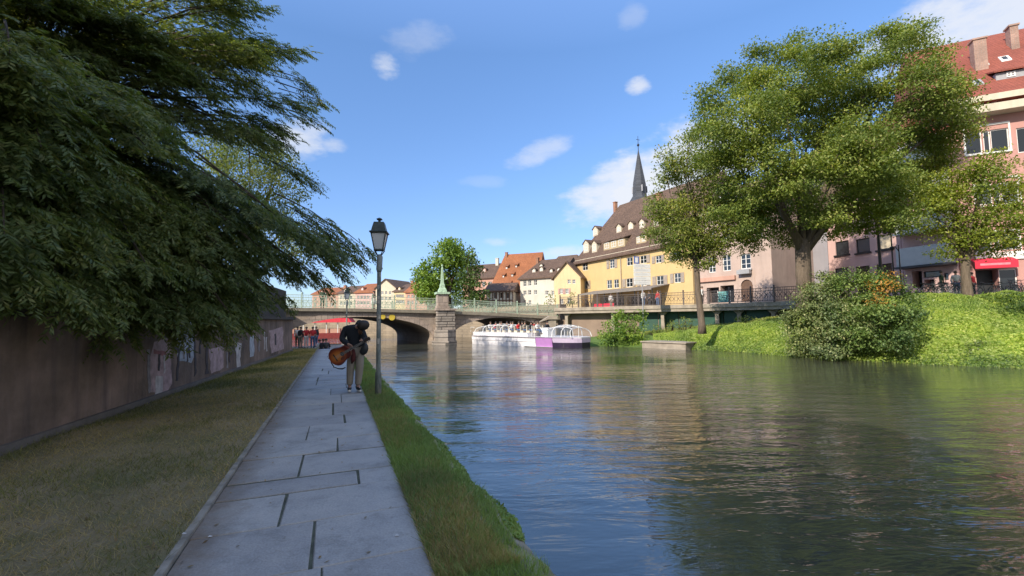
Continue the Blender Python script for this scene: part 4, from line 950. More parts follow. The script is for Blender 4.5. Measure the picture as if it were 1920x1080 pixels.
cb, _, _, _ = house('balcony_block', 'pink block with grey white balcony bands above a deep entrance', plC, 15.5, 8, M['pink'], cw, M['t_red'], ridge=(1750, 210), framem=M['dark'])
for k, (y0, y1) in enumerate(((467, 501), (404, 438), (340, 372), (274, 308))):
    za, zb = plC.sz(1705, y1)[1], plC.sz(1705, y0)[1]; mb = MB(); d_ = 1.0
    mb.box(.15, plC.L - .1, -d_, -d_ + .1, za, zb); mb.box(.15, .25, -d_ + .1, -.004, za, zb); mb.box(plC.L - .2, plC.L - .1, -d_ + .1, -.004, za, zb); mb.build('balcony_front', M['greywh'], cb)
    mb = MB(); mb.box(.05, plC.L, -d_ - .15, -.004, za - .16, za - .003); mb.build('balcony_slab', M['greywh'] if k else M['dark'], cb)
# red building
O_ = Vector((33.05, 33.25)); plR = Pl(O_, O_ + Vector((.902, -.431)) * 16)
rw = []
for (y0, y1, yy0, yy1) in ((245, 289, 241, 288), (441, 472, 437, 469), (343, 384, 340, 382)):
    xo = 0 if y0 < 300 else 19
    rw += [(1811 + xo, y0, 1842 + xo - 2, y1, 'p'), (1846 + xo, y0, 1856 + xo, y1 - 1, 'p'), (1860 + xo, yy0, 1891 + xo, yy1 - 1, 'p'), (1909 + xo, yy0 - 3, 1938 + xo, yy1 - 3, 'p')]
rw += [(1833, 505, 1871, 552, 'o'), (1876, 504, 1906, 552, 'p'), (1812, 182, 1860, 205, 'o'), (1870, 177, 1935, 200, 'o')]
rb, _, rzt, _ = house('red_building', 'large red plastered building with white window frames and a steep red roof', plR, 0, 13, M['redpink'], rw, M['t_red'], eave=(1870, 172), ridge=(1860, 70), ro=6, ov=.6,
      chim=[(1827, 72, 1852, 104, 'brickp'), (1896, 46, 1912, 72, 'brickp')] if False else (), sky_=[(1878, 108, 1898, 116, 'white'), (1832, 116, 1856, 126, 'greywh'), (1828, 152, 1846, 161, 'ptype')], dormers=[(1868, 138, 1925, 151, 's', M['ptype'], 1)])
M['brickp'] = stone('pale_brick', (.52, .30, .22), (.42, .24, .18), (.40, .33, .28), .25, .08)
for ch_ in ((1827, 73, 1852, 104, 2.2, .9), (1895, 47, 1911, 70, 3.8, 1.0)):
    rf = [k for k in kids(rb) if k.name.startswith('roof')][0]; off = ch_[4]; sa, zb = plR.sz(ch_[0], ch_[3], off); zt2 = plR.sz(ch_[0], ch_[1], off)[1]; sb_ = plR.sz(ch_[2], ch_[3], off)[0]
    mb = MB(); mb.box(sa, sb_, off, off + .7, zb - 1.5, zt2 - .1); mb.box(sa - .08, sb_ + .08, off - .08, off + .78, zt2 - .097, zt2 + .03); mb.build('chimney', M['brickp'], rf)
mb = MB(); mb.box(-.3, plR.L, -.62, -.58, rzt - .75, rzt - .3); mb.box(-.3, plR.L, -.58, -.004, rzt - .38, rzt - .3); mb.build('gutter_board', M['cream'], rb)
z = plR.sz(1870, 213)[1]; mb = MB(); mb.box(-.2, plR.L, -1.1, -.98, z - .1, z + .45); mb.box(-.2, plR.L, -.98, -.004, z - .1, z + .05); mb.build('balcony_parapet', M['cream'], rb)
z = plR.sz(1870, 482)[1]; mb = MB(); mb.box(plR.sz(1828, 480)[0], plR.L, -.12, -.004, z - .2, z + .35); mb.build('white_band', M['white'], rb)
for (x0, x1, y0, y1) in ((1809, 1893, 242, 292), (1828, 1912, 438, 475), (1828, 1912, 340, 388)):
    a, za = plR.sz(x0, y1); b_, zb = plR.sz(x1, y0); mb = MB(); zb = plR.sz(x0, y0)[1]
    mb.box(a, b_, -.08, -.004, zb, zb + .12); mb.box(a, b_, -.14, -.004, za - .1, za); mb.box(a - .02, a + .08, -.06, -.004, za + .003, zb - .003); mb.box(b_ - .08, b_ + .02, -.06, -.004, za + .003, zb - .003); mb.build('window_surround', M['white'], rb)
# red shop awning
a, za = plR.sz(1829, 504, -.9); b_, _ = plR.sz(1911, 504, -.9); zb = plR.sz(1829, 490, -.9)[1]
q = plR.w(a, 0); t = empty('shop_awning', (q.x, q.y, 0), plR.ang); tag(t, 'bright red shop awning over the dark entrance of the red building', 'awning')
mb = MB(); L_ = b_ - a; mb.prism([(0, -.13, zb + .25), (0, -.9, zb - .02), (0, -.9, za), (0, -.86, za), (0, -.86, zb - .07), (0, -.13, zb + .18)], (L_, 0, 0)); mb.build('canopy', M['redaw'], t)
mb = MB(); mb.box(L_ * .12, L_ * .82, -.912, -.903, za + (zb - za) * .38, za + (zb - za) * .66); mb.build('faded_lettering_band', plain('pale_red_print', (.70, .22, .26), .7), t)

# church spire
q = P(1200, 380, 110); sp_ = empty('church_spire', (q.x, q.y, 0), .4); tag(sp_, 'slender dark slate church spire with cross behind the yellow building', 'spire')
def zp(y): return P(1200, y, 110).z
mb = MB(); mb.box(-2.6, 2.6, -2.6, 2.6, SZ, zp(390)); mb.build('tower', M['beige'], sp_)
mb = MB(); mb.lathe([(3.9, zp(391)), (2.4, zp(376)), (1.75, zp(368)), (1.6, zp(345)), (.95, zp(318)), (.12, zp(283))], n=8, rot=math.pi / 8); mb.build('spire_roof', M['slate'], sp_)
mb = MB(); mb.tube([(0, 0, zp(285)), (0, 0, zp(255))], [.1, .05], 6); mb.ell((0, 0, zp(272)), (.32, .32, .35), 8, 6); mb.bar((-.55, 0, zp(262)), (.55, 0, zp(262)), .08); mb.build('cross', M['dark'], sp_)
for k in range(4):
    a = k * math.pi / 2 - .4 ; mb = MB(); c_, s_n = math.cos(a), math.sin(a); mb.bar((c_ * 1.62, s_n * 1.62, zp(362)), (c_ * 1.55, s_n * 1.55, zp(350)), .9, .12); mb.build('louver', M['ptype'], sp_)
# ------------------------------------------------------------ street lamps
m, nt6, b = newmat('weathered_post'); M['post'] = m
tc6 = nd(nt6, 'ShaderNodeTexCoord'); mp = nd(nt6, 'ShaderNodeMapping'); mp.inputs['Scale'].default_value = (8, 8, 2.2); nt6.links.new(tc6.outputs['Object'], mp.inputs[0])
n = nd(nt6, 'ShaderNodeTexNoise', i_Scale=1.5, i_Detail=8.0, i_Roughness=.7); nt6.links.new(mp.outputs[0], n.inputs['Vector'])
nt6.links.new(ramp(nt6, n.outputs[0], [(.35, (.05, .065, .055)), (.5, (.12, .14, .12)), (.6, (.26, .24, .20)), (.75, (.16, .10, .07))]), b.inputs['Base Color']); b.inputs['Roughness'].default_value = .7
M['frost'] = plain('frosted_lamp_glass', (.62, .64, .66), .35, var=.06)
def make_lamp(label):
    t = empty('street_lamp'); tag(t, label, 'street lamp', 'lanterns along the riverside path')
    H = 3.75
    mb = MB(); mb.tube([(0, 0, -.15), (0, 0, .5), (0, 0, .52), (0, 0, 2.75)], [.068, .066, .05, .042], 12); mb.build('pole', M['post'], t, smooth=True)
    mb = MB(); mb.tube([(0, 0, 2.62), (0, 0, 2.68), (.012, 0, 2.95), (.012, 0, 3.0)], [.045, .062, .062, .04], 10); mb.build('pole_collar', plain('pale_collar', (.22, .25, .25), .6, var=.4), t, smooth=True)
    mb = MB()
    for k in range(4):
        a = math.pi / 4 + k * math.pi / 2; c, s = math.cos(a), math.sin(a); mb.tube([(0, 0, 2.92), (.05 * c, .05 * s, 2.98), (.135 * c, .135 * s, 3.09)], .011, 6)
    mb.build('bracket', M['iron'], t)
    mb = MB(); mb.lathe([(.118, 3.10), (.205, 3.44)], n=4, rot=math.pi / 4); mb.build('lantern_glass', M['frost'], t)
    mb = MB()
    for k in range(4):
        a = math.pi / 4 + k * math.pi / 2; a2 = a + math.pi / 2; c, s = math.cos(a), math.sin(a); c2, s2 = math.cos(a2), math.sin(a2)
        mb.bar((.122 * c, .122 * s, 3.09), (.212 * c, .212 * s, 3.45), .022); mb.bar((.126 * c, .126 * s, 3.095), (.126 * c2, .126 * s2, 3.095), .026)
        mb.bar((.214 * c, .214 * s, 3.455), (.214 * c2, .214 * s2, 3.455), .03, .024)
    mb.build('lantern_frame', M['iron'], t)
    mb = MB(); mb.lathe([(.255, 3.455), (.262, 3.475), (.21, 3.50), (.185, 3.58), (.145, 3.69), (.07, 3.70), (.035, 3.705), (.035, 3.74), (.075, 3.75), (.08, 3.765), (.03, 3.79), (.001, 3.80)], n=4, rot=math.pi / 4); mb.build('lantern_roof', M['iron'], t)
    return t
lamp = make_lamp('old green street lamp with white lantern beside the guitarist'); q = G(709, 746, .0); lamp.location = (q.x, q.y, .02); lamp.rotation_euler.z = .12
l2 = dup(lamp); q = P(650, 600, 29); l2.location = (q.x, q.y, -.05); l2.rotation_euler.z = .5; tag(l2, 'smaller distant street lamp farther along the path near the bridge')
M['sticker'] = plain('sticker_paper', (.45, .42, .36), .8, var=.5, sc=30)
for (z, dz_, a) in ((1.95, .16, -1.6), (1.62, .1, -1.3), (2.25, .09, -1.8), (1.1, .12, -1.5)):
    mb = MB(); r = .0505; mb._a([((r + o) * math.cos(a + da), (r + o) * math.sin(a + da), z + zz) for o in (0, .001) for da, zz in ((-.5, 0), (0, 0), (.5, 0), (.5, dz_), (0, dz_), (-.5, dz_))], [(6, 7, 10, 11), (7, 8, 9, 10)]); mb.build('sticker', M['sticker'], lamp)

# ------------------------------------------------------------ people
def skinmesh(name, pts, edges, rad, m, parent, sub=2, root=0):
    me = bpy.data.meshes.new(name); me.from_pydata([tuple(p) for p in pts], edges, [])
    o = bpy.data.objects.new(name, me); COL.objects.link(o)
    sk = o.modifiers.new('s', 'SKIN'); sk.use_smooth_shade = True
    for i, r in enumerate(rad):
        v = me.skin_vertices[0].data[i]; v.radius = r if isinstance(r, tuple) else (r, r); v.use_root = (i == root)
    sb_ = o.modifiers.new('u', 'SUBSURF'); sb_.levels = sub; sb_.render_levels = sub
    dg = bpy.context.evaluated_depsgraph_get(); dg.update(); me2 = bpy.data.meshes.new_from_object(o.evaluated_get(dg)); me2.name = name
    me2.materials.clear(); bpy.data.objects.remove(o); return link(name, me2, m, parent)
STAND = dict(pel=(0, 0, .95), spi=(0, 0, 1.13), che=(0, .01, 1.32), nec=(0, 0, 1.47), hd0=(0, -.01, 1.55), hd1=(0, -.01, 1.64), nose=(0, -.1, 1.58),
             shL=(-.17, 0, 1.40), elL=(-.23, .02, 1.13), wrL=(-.22, -.08, .90), haL=(-.21, -.11, .82), shR=(.17, 0, 1.40), elR=(.23, .02, 1.13), wrR=(.22, -.08, .90), haR=(.21, -.11, .82),
             hiL=(-.09, 0, .90), knL=(-.10, -.02, .50), anL=(-.10, .02, .09), toL=(-.12, -.15, .04), hiR=(.09, 0, .90), knR=(.10, -.02, .50), anR=(.10, .02, .09), toR=(.12, -.15, .04))
RAD = dict(pel=.115, spi=.115, che=.13, nec=.052, hd0=.070, hd1=.088, nose=.016, shL=.062, elL=.042, wrL=.027, haL=.033, shR=.062, elR=.042, wrR=.027, haR=.033,
           hiL=.085, knL=.056, anL=.038, toL=.036, hiR=.085, knR=.056, anR=.038, toR=.036)
EDG = [('pel', 'spi'), ('spi', 'che'), ('che', 'nec'), ('nec', 'hd0'), ('hd0', 'hd1'), ('che', 'shL'), ('shL', 'elL'), ('elL', 'wrL'), ('wrL', 'haL'), ('che', 'shR'), ('shR', 'elR'), ('elR', 'wrR'), ('wrR', 'haR'),
       ('pel', 'hiL'), ('hiL', 'knL'), ('knL', 'anL'), ('anL', 'toL'), ('pel', 'hiR'), ('hiR', 'knR'), ('knR', 'anR'), ('anR', 'toR')]
def sub_graph(pose, keys, grow, rad=RAD):
    ks = [k for k in rad if k in keys]; ix = {k: i for i, k in enumerate(ks)}
    return [pose[k] for k in ks], [(ix[a], ix[b]) for a, b in EDG if a in ix and b in ix], [rad[k] + grow for k in ks]
def person(label, pose, loc, rz, top, bottom, hair, shoes='dark', sleeves=True, fingers=False, grp=None, sub=2, longhair=False, skirt=False):
    p = dict(STAND); p.update(pose); t = empty('person', loc, rz); tag(t, label, 'person', grp)
    ks = list(RAD); pts, ed, rd = sub_graph(p, [k for k in ks if k != 'nose'], 0.0)
    if fingers:
        for sd_, dirs in fingers.items():
            ks2 = [k for k in ks if k != 'nose']; hi = ks2.index('ha' + sd_); base = Vector(p['ha' + sd_])
            for f_ in dirs:
                prev = hi
                for j, q in enumerate(f_): pts.append(tuple(base + Vector(q))); rd.append(.0105 - .0015 * j); ed.append((prev, len(pts) - 1)); prev = len(pts) - 1
    skinmesh('body', pts, ed, rd, M['skin'], t, sub)
    ks = ['pel', 'spi', 'che', 'shL', 'elL', 'shR', 'elR', 'nec'] + (['wrL', 'wrR'] if sleeves else [])
    r2 = dict(RAD); r2['nec'] = .045; r2['pel'] = .12
    r2['che'] = .15; pts, ed, rd = sub_graph(p, ks, .034 if fingers else .02, r2); skinmesh('shirt', pts, ed, rd, M[top], t, sub)
    if skirt:
        mb = MB(); a = Vector(p['pel']); mb.lathe([(.17, a.z + .1), (.2, a.z), (.27, a.z - .45), (.26, a.z - .46)], (a.x, a.y), 14); mb.build('skirt', M[bottom], t, smooth=True)
    else:
        pts, ed, rd = sub_graph(p, ['pel', 'hiL', 'knL', 'anL', 'hiR', 'knR', 'anR'], .036 if fingers else .018); skinmesh('trousers', pts, ed, rd, M[bottom], t, sub)
    for sd_ in 'LR':
        a, b_ = Vector(p['an' + sd_]), Vector(p['to' + sd_]); d = (b_ - a); mb = MB(); h = a + Vector((0, 0, -.03)) - d.normalized() * .05
        mb.tube([h + Vector((0, 0, -.0)), a + Vector((0, 0, -.035)) + d * .2, a + d * .6 + Vector((0, 0, -.01)), b_ + d * .2], [.042, .048, .047, .028], 8)
        so_ = mb.build('shoe', M[shoes], t, smooth=True)
        if fingers: mb = MB(); mb.tube([h + Vector((0, 0, -.035)), a + d * .5 + Vector((0, 0, -.055)), b_ + d * .22 + Vector((0, 0, -.022))], [.035, .045, .03], 8); mb.build('sole', M['whitec'], so_, smooth=True)
    h0, h1 = Vector(p['hd0']), Vector(p['hd1']); ax = (h1 - h0).normalized(); back_ = Vector((0, 1, 0)); back_ = (back_ - ax * back_.dot(ax)).normalized()
    mb = MB(); mb.ell((0, -.02 if fingers else 0, 0), (.118, .14, .12) if fingers else (.102, .112, .105), 12, 8, -.75 if fingers else -.25); o = mb.build('hair', M[hair], t, smooth=True)
    side = ax.cross(back_).normalized(); mt_ = Matrix((side, back_ * 1.0, ax)).transposed().to_4x4(); mt_.translation = h1 + back_ * .018 + ax * .008; o.matrix_local = mt_
    if longhair:
        mb = MB(); mb.tube([h1 + back_ * .07, h0 + back_ * .09, h0 - ax * .14 + back_ * .08], [.075, .07, .03], 8); mb.build('long_hair', M[hair], t, smooth=True)
    return t
# the guitarist (local frame: x right, y away from camera)
GM = 10.27 / F
gpos = G(666, 735.5, .0)
def gz(px, py, y=0.0): q = P(px, py, gpos.y + y); return (q.x - gpos.x, y, q.z)
gp = dict(pel=gz(668, 656, .05), spi=gz(665, 641, .03), che=gz(662, 624, -.04), nec=gz(671, 612, -.17), hd0=gz(676, 612.5, -.23), hd1=gz(681, 610.5, -.34), 
          shL=gz(647, 619, -.06), elL=gz(641, 637, -.10), wrL=gz(653, 646, -.27), haL=gz(658.5, 649, -.30), shR=gz(678, 619, -.05), elR=gz(684, 638, -.12), wrR=gz(679, 642, -.30), haR=gz(678.5, 639, -.345),
          hiL=gz(660, 659, .04), knL=gz(657, 692, .0), anL=gz(655.5, 724, .06), toL=gz(655, 730.5, -.11), hiR=gz(675, 659, .04), knR=gz(674, 692, .02), anR=gz(671, 724, .06), toR=gz(675, 730.5, -.09))
def zfix(d): return {k: (v[0], v[1], v[2] + 0.0) for k, v in d.items()}
gpos = G(666, 735.5, .0)
fL = [[(.02, -.03, -.005), (.045, -.035, -.025)], [(.03, -.022, -.012), (.055, -.022, -.035)], [(.034, -.01, -.02), (.056, -.006, -.045)], [(.03, .004, -.028), (.048, .008, -.05)], [(.012, -.035, .018), (.04, -.045, .015)]]
fR = [[(-.03, -.035, .01), (-.035, -.05, -.015)], [(-.012, -.04, .012), (-.014, -.055, -.014)], [(.006, -.04, .014), (.006, -.055, -.012)], [(.022, -.036, .014), (.024, -.05, -.008)], [(-.015, .005, .03), (-.02, -.02, .045)]]
man = person('guitarist in a dark hoodie and beige trousers with head bowed, standing on the path', gp, (gpos.x, gpos.y, .006), 0, 'navy', 'beigec', 'hair', fingers={'L': fL, 'R': fR}, longhair=True)
mb = MB(); pv = Vector(gp['nec']); mb.tube([pv + Vector((-.02, .13, -.03)), pv + Vector((.0, .09, .05)), pv + Vector((.03, .03, .08))], [.10, .085, .07], 10); mb.build('hood', M['navy'], man, smooth=True)
mb = MB(); pv = Vector(gp['pel']); mb.ell((pv.x, pv.y, pv.z + .02), (.175, .14, .14), 14, 8); mb.build('hoodie_hem', M['navy'], man, smooth=True)
# bag on the hip and jacket hanging
q = Vector(gz(681, 655, -.02)); t = empty('hip_bag', (gpos.x + q.x, gpos.y + q.y, q.z - .12)); tag(t, 'black bag hanging on the right hip of the guitarist', 'bag')
mb = MB(); mb.ell((0, 0, .14), (.12, .09, .15), 12, 8); mb.build('pouch', M['dark'], t, smooth=True); mb = MB(); mb.tube([(-.02, .09, .2), (-.10, .10, .45), (-.2, .08, .62)], .012, 6); mb.build('bag_strap', M['dark'], t)
# guitar
body_px = (640, 664); a0 = Vector(gz(622, 674, -.40)); a1 = Vector(gz(697, 631, -.46)); gx = (a1 - a0).normalized()
gn = Vector((-.12, -.93, -.30)); gn = (gn - gx * gn.dot(gx)).normalized(); gy = gn.cross(gx).normalized()
gt = empty('guitar', (0, 0, 0)); tag(gt, 'acoustic sunburst guitar held by the standing man', 'guitar')
mw = Matrix((gx, gy, gn)).transposed().to_4x4(); mw.translation = Vector((gpos.x, gpos.y, 0)) + a0; gt.matrix_world = mw
m, nt7, b = newmat('sunburst_top'); tc7 = nd(nt7, 'ShaderNodeTexCoord'); mp = nd(nt7, 'ShaderNodeMapping'); mp.inputs['Location'].default_value = (-.19 * 4.4, 0, -.06 * 4.4); mp.inputs['Scale'].default_value = (4.4, 5.6, 4.4)
nt7.links.new(tc7.outputs['Object'], mp.inputs[0]); gr = nd(nt7, 'ShaderNodeTexGradient', gradient_type='SPHERICAL'); nt7.links.new(mp.outputs[0], gr.inputs[0])
nt7.links.new(ramp(nt7, gr.outputs[0], [(.0, (.10, .015, .01)), (.25, (.28, .06, .015)), (.6, (.50, .17, .03)), (1, (.60, .25, .06))]), b.inputs['Base Color']); b.inputs['Roughness'].default_value = .3
M['sun_b'] = m; M['mahog'] = plain('mahogany', (.13, .035, .02), .35); M['fret'] = plain('fretboard_wood', (.04, .025, .02), .5)
def gout(n=44):
    pts = []
    for i in range(n):
        t = i / n; 
        u = t * 2 if t <= .5 else (1 - t) * 2; x = .485 * (1 - math.cos(math.pi * u)) / 2
        xx = x / .485; wd_ = .20 * math.sin(math.pi * min(1, xx / .62) * .5 if xx < .31 else math.pi / 2) 
        lower = .2 * math.sqrt(max(0, 1 - ((x - .17) / .172) ** 2)) if x < .342 else 0; upper = .147 * math.sqrt(max(0, 1 - ((x - .37) / .117) ** 2)) if x > .253 else 0
        w_ = (lower ** 3 + upper ** 3) ** (1 / 3); w_ = max(w_, .118 if .23 < x < .34 else 0)
        pts.append((x, w_ if t <= .5 else -w_))
    return pts
go_ = gout(); mb = MB(); mb.prism([(x, y, .0) for x, y in go_], (0, 0, .095)); mb.build('body', M['mahog'], gt)
mb = MB(); mb.prism([(.0 + .2425 + (x - .2425) * .985, y * .975, .0955) for x, y in go_], (0, 0, .004)); mb.build('soundboard', M['sun_b'], gt)
mb = MB(); mb.prism([(.305 + .048 * math.cos(k * math.pi / 10), .048 * math.sin(k * math.pi / 10), .0996) for k in range(20)], (0, 0, .001)); mb.build('sound_hole', M['dark'], gt)
mb = MB(); mb.prism([(.30, -.05, .0998), (.23, -.06, .0998), (.20, -.11, .0998), (.27, -.125, .0998), (.33, -.08, .0998)], (0, 0, .0015)); mb.build('pickguard', M['mahog'], gt)
mb = MB(); mb.box(.12, .145, -.085, .085, .0996, .108); mb.build('bridge', M['fret'], gt)
mb = MB(); mb.box(.37, .845, -.026, .026, .1005, .108); mb.box(.478, .845, -.024, .024, .075, .1004); mb.build('neck', M['fret'], gt)
mb = MB(); mb.prism([(.846, -.03, .085), (.99, -.038, .07), (1.0, 0, .069), (.99, .038, .07), (.846, .03, .085)], (0, 0, .016)); 
for k in range(3):
    for s in (-1, 1): mb.box(.875 + .04 * k, .89 + .04 * k, s * .055 - .014, s * .055 + .014, .078, .09)
mb.build('headstock', M['fret'], gt)
mb = MB()
for k in range(6): y = -.02 + k * .008; mb.bar((.13, y * 1.5, .1095), (.85, y, .1095), .0018)
mb.build('strings', M['greywh'], gt)
mb = MB(); mb.tube([(0, 0, .05), (-.03, -.06, .05), (-.02, -.17, .06), (.04, -.25, .05), (.10, -.29, .04), (.17, -.30, .03)], [.008, .01, .01, .012, .016, .01], 6); mb.build('strap', M['dark'], gt)
# red jacket hanging in front of the thigh
mb = MB(); c = Vector(gz(662, 668, -.14)); mb.tube([c + Vector((.0, 0, .16)), c + Vector((.01, 0, .05)), c + Vector((-.0, 0, -.08)), c + Vector((-.03, 0, -.16))], [.03, .05, .055, .02], 8); o = mb.build('jacket', plain('dark_red_cloth', (.10, .02, .02), .9), None, smooth=True); o.location = (gpos.x, gpos.y, 0)
tag(o, 'dark red cloth hanging in front of the guitarist between guitar and thigh', 'cloth')

# group under the bridge
def gpt(px, py): q = P(px, py, 37.5); return (q.x, q.y, zdrop(TE + 8) - .01)
GB = 'people by the bridge arch'
ZP = -.52
def at_(px, d): q = P(px, 600, d); return (q.x, q.y, ZP)
person('person in white top, leftmost of the standing group near the wall corner', {}, at_(558.5, 38.5), .3, 'whitec', 'greenc', 'hairb', grp=GB, sub=1)
person('person in black top seen from behind, left of the red shirted one', {}, at_(564.5, 37), 2.9, 'dark', 'beigec', 'hair', grp=GB, sub=1)
person('person in a red shirt and white trousers, tallest of the standing group', dict(elL=(-.27, -.05, 1.2), wrL=(-.15, -.2, 1.25), haL=(-.1, -.25, 1.28)), at_(575, 37), .2, 'red', 'whitec', 'hairb', grp=GB, sub=1, sleeves=False)
person('person in red top and blue jeans standing right of the red shirted one', {}, at_(587, 36.5), -2.7, 'red', 'blue', 'hair', grp=GB, sub=1, sleeves=False)
person('person in navy clothes, rightmost of the standing group', {}, at_(593, 38), -2.0, 'navy', 'blue', 'hair', grp=GB, sub=1)
SIT = dict(pel=(0, 0, .12), spi=(0, .0, .30), che=(0, -.03, .48), nec=(0, -.06, .62), hd0=(0, -.08, .70), hd1=(0, -.09, .79), shL=(-.17, -.03, .56), elL=(-.25, -.1, .34), wrL=(-.16, -.3, .32), haL=(-.12, -.36, .33), shR=(.17, -.03, .56), elR=(.25, -.1, .34), wrR=(.16, -.3, .32), haR=(.12, -.36, .33),
           hiL=(-.09, 0, .12), knL=(-.16, -.38, .42), anL=(-.13, -.62, .07), toL=(-.13, -.78, .04), hiR=(.09, 0, .12), knR=(.16, -.38, .42), anR=(.13, -.62, .07), toR=(.13, -.78, .04))
for px, d, rz, top, bt, lb in ((598, 31.5, 2.6, 'whitec', 'beigec', 'person in white sitting on the ground, left of the three seated'), (605, 31, 2.9, 'navy', 'dark', 'person in black sitting on the ground in the middle of the three seated'), (612, 31, -2.8, 'dark', 'blue', 'person in dark top and blue trousers sitting on the ground, right of the three seated')):
    q = P(px, 600, d); person(lb, SIT, (q.x, q.y, zdrop(tl(q.xy)[0]) + .005), rz, top, bt, 'hair', grp=GB, sub=1)
# on the bridge
def onbr(px, off): s = bpn.sz(px, 590, off)[0]; q = bpn.w(s, dz(s), off); return (q.x, q.y, q.z)
person('person in green clothes leaning at the bridge railing above the left arch', dict(), onbr(604, .7), .4, 'greenc', 'greenc', 'hairb', sub=1)
person('woman in dark top and pale skirt standing on the bridge right of the lamp post', dict(), onbr(700.5, .9), -.6, 'hairb', 'whitec', 'hair', sub=1, skirt=True, longhair=True)
# cafe people on the far promenade
for (px, d, rz, top, bt, lb) in ((1207, 44.5, .4, 'whitec', 'blue', 'person in white shirt standing on the promenade right of the signboard pole'), (1218, 46.5, 2, 'navy', 'dark', 'person in navy jacket on the promenade in front of the cafe'), (1234, 45, -1, 'red', 'blue', 'person in red top on the promenade in front of the cafe'),
        (1318, 40, 1, 'whitec', 'dark', 'person in white top on the promenade left of the slim tree trunk'), (1146, 50, .3, 'whitec', 'beigec', 'person in white near the red cafe screens')):
    q = P(px, 580, d + 1.2); person(lb, {}, (q.x, q.y, SZ), rz, top, bt, 'hairb', grp='people on the far promenade', sub=1)
for (px, d, rz, top, bt, lb) in ((1769, 29.2, .6, 'greenc', 'dark', 'person in green standing among the bicycles under the balcony block'), (1796, 29.4, -.4, 'whitec', 'blue', 'person in white by the bicycles left of the right hand tree'), (1826, 30.4, .2, 'red', 'dark', 'person in red beside the shop entrance')):
    q = P(px, 570, d); person(lb, {}, (q.x, q.y, SZ), rz, top, bt, 'hairb', grp='people on the far street', sub=1)

# ------------------------------------------------------------ tour boat
bow, stern = P(1099, 640, 36.0), P(903, 640, 45.5); d = Vector((bow.x - stern.x, bow.y - stern.y)); BL = d.length
bt = empty('tour_boat', (stern.x, stern.y, WZ), math.atan2(d.y, d.x)); tag(bt, 'white and purple open tour boat with glass canopies coming out of the right arch', 'boat')
M['hullw'] = plain('white_hull', (.74, .72, .74), .3, var=.06); M['purple'] = plain('purple_hull', (.42, .20, .46), .3, var=.1); M['lilac'] = plain('lilac_hull', (.60, .50, .66), .3, var=.06); M['hulld'] = plain('dark_hull', (.03, .02, .045), .3); M['cglass'] = clear('canopy_glass', (.5, .55, .6), .86)
def hw(x):
    u = x / BL; return 1.75 * min(1, (u + .04) / .08) ** .5 * (1 if u < .82 else math.sqrt(max(0.02, 1 - ((u - .82) / .19) ** 2)))
def hull(name, xa, xb, z0, z1, mat_, grow=0.0, n=14):
    h = MB(); vs = []; fs = []
    for i in range(n + 1):
        x = lerp(xa, xb, i / n); w_ = hw(x) + grow
        for y, z in ((-w_, z1), (-w_ * .93, z0), (w_ * .93, z0), (w_, z1)): vs.append((x, y, z))
    for i in range(n):
        for k in range(4): fs.append((i * 4 + k, i * 4 + (k + 1) % 4, (i + 1) * 4 + (k + 1) % 4, (i + 1) * 4 + k))
    fs += [(0, 1, 2, 3), (n * 4 + 3, n * 4 + 2, n * 4 + 1, n * 4)]; h._a(vs, fs); return h.build(name, mat_, bt)
hull('hull', 0, BL * .70, -.35, .70, M['hullw']); hull('hull_purple', BL * .702, BL * .84, -.05, .74, M['purple'], .004, 4); hull('bow_top', BL * .842, BL, .42, .74, M['lilac'], .004, 10); hull('bow_window_band', BL * .842, BL, -.2, .417, M['hulld'], -.05, 10); hull('keel', BL * .702, BL * .84, -.4, -.053, M['hulld'], -.05, 4)
hull('waterline_stripe', BL * .60, BL * .84, -.05, .06, M['hullw'], .03)
hull('rub_rail', 0, BL, .745, .84, M['hullw'], .05); hull('stripe', .05, BL * .7, .36, .42, M['dark'], .005)
hull('gunwale', .1, BL * .62, .843, 1.15, M['hullw'], -.12)
def barrel(xa, xb, w_, z0, h, nh, name):
    fr = MB(); 
    for i in range(nh + 1):
        x = lerp(xa, xb, i / nh); k = math.sin(math.pi * (i + .75) / (nh + 1.5)) ** .35
        fr.tube([(x + (.35 if i in (0,) else -.35 if i == nh else 0) * math.sin(math.pi * j / 10), -w_ * math.cos(math.pi * j / 10), z0 + h * k * math.sin(math.pi * j / 10) ** .6) for j in range(11)], .035, 6)
    for j in (3, 5, 7):
        fr.tube([(lerp(xa + .3, xb - .3, i / 6), -w_ * math.cos(math.pi * j / 10), z0 + h * math.sin(math.pi * j / 10) ** .6 * math.sin(math.pi * (i * nh / 6 + .75) / (nh + 1.5)) ** .35) for i in range(7)], .025, 6)
    fr.build(name + '_frame', M['white'], bt); g = MB()
    for i in range(6):
        for j in range(10):
            q = []
            for ii, jj in ((i, j), (i + 1, j), (i + 1, j + 1), (i, j + 1)): q.append((lerp(xa + .05, xb - .05, ii / 6), -w_ * .985 * math.cos(math.pi * jj / 10), z0 + h * .985 * math.sin(math.pi * jj / 10) ** .6 * math.sin(math.pi * (ii * nh / 6 + .75) / (nh + 1.5)) ** .35))
            g.poly(q)
    g.build(name + '_glass', M['cglass'], bt, fix=False)
barrel(BL * .74, BL * .965, 1.35, 0.84, .95, 3, 'front_canopy'); barrel(BL * .06, BL * .44, 1.5, 1.15, .72, 4, 'rear_canopy')
mb = MB()
for k in range(9):
    x = BL * (.14 + .06 * k)
    for y in (-.95, .25): mb.box(x, x + .4, y, y + .75, 1.153, 1.32); mb.box(x, x + .07, y, y + .75, 1.323, 1.75)
mb.build('seats', M['cream'], bt)
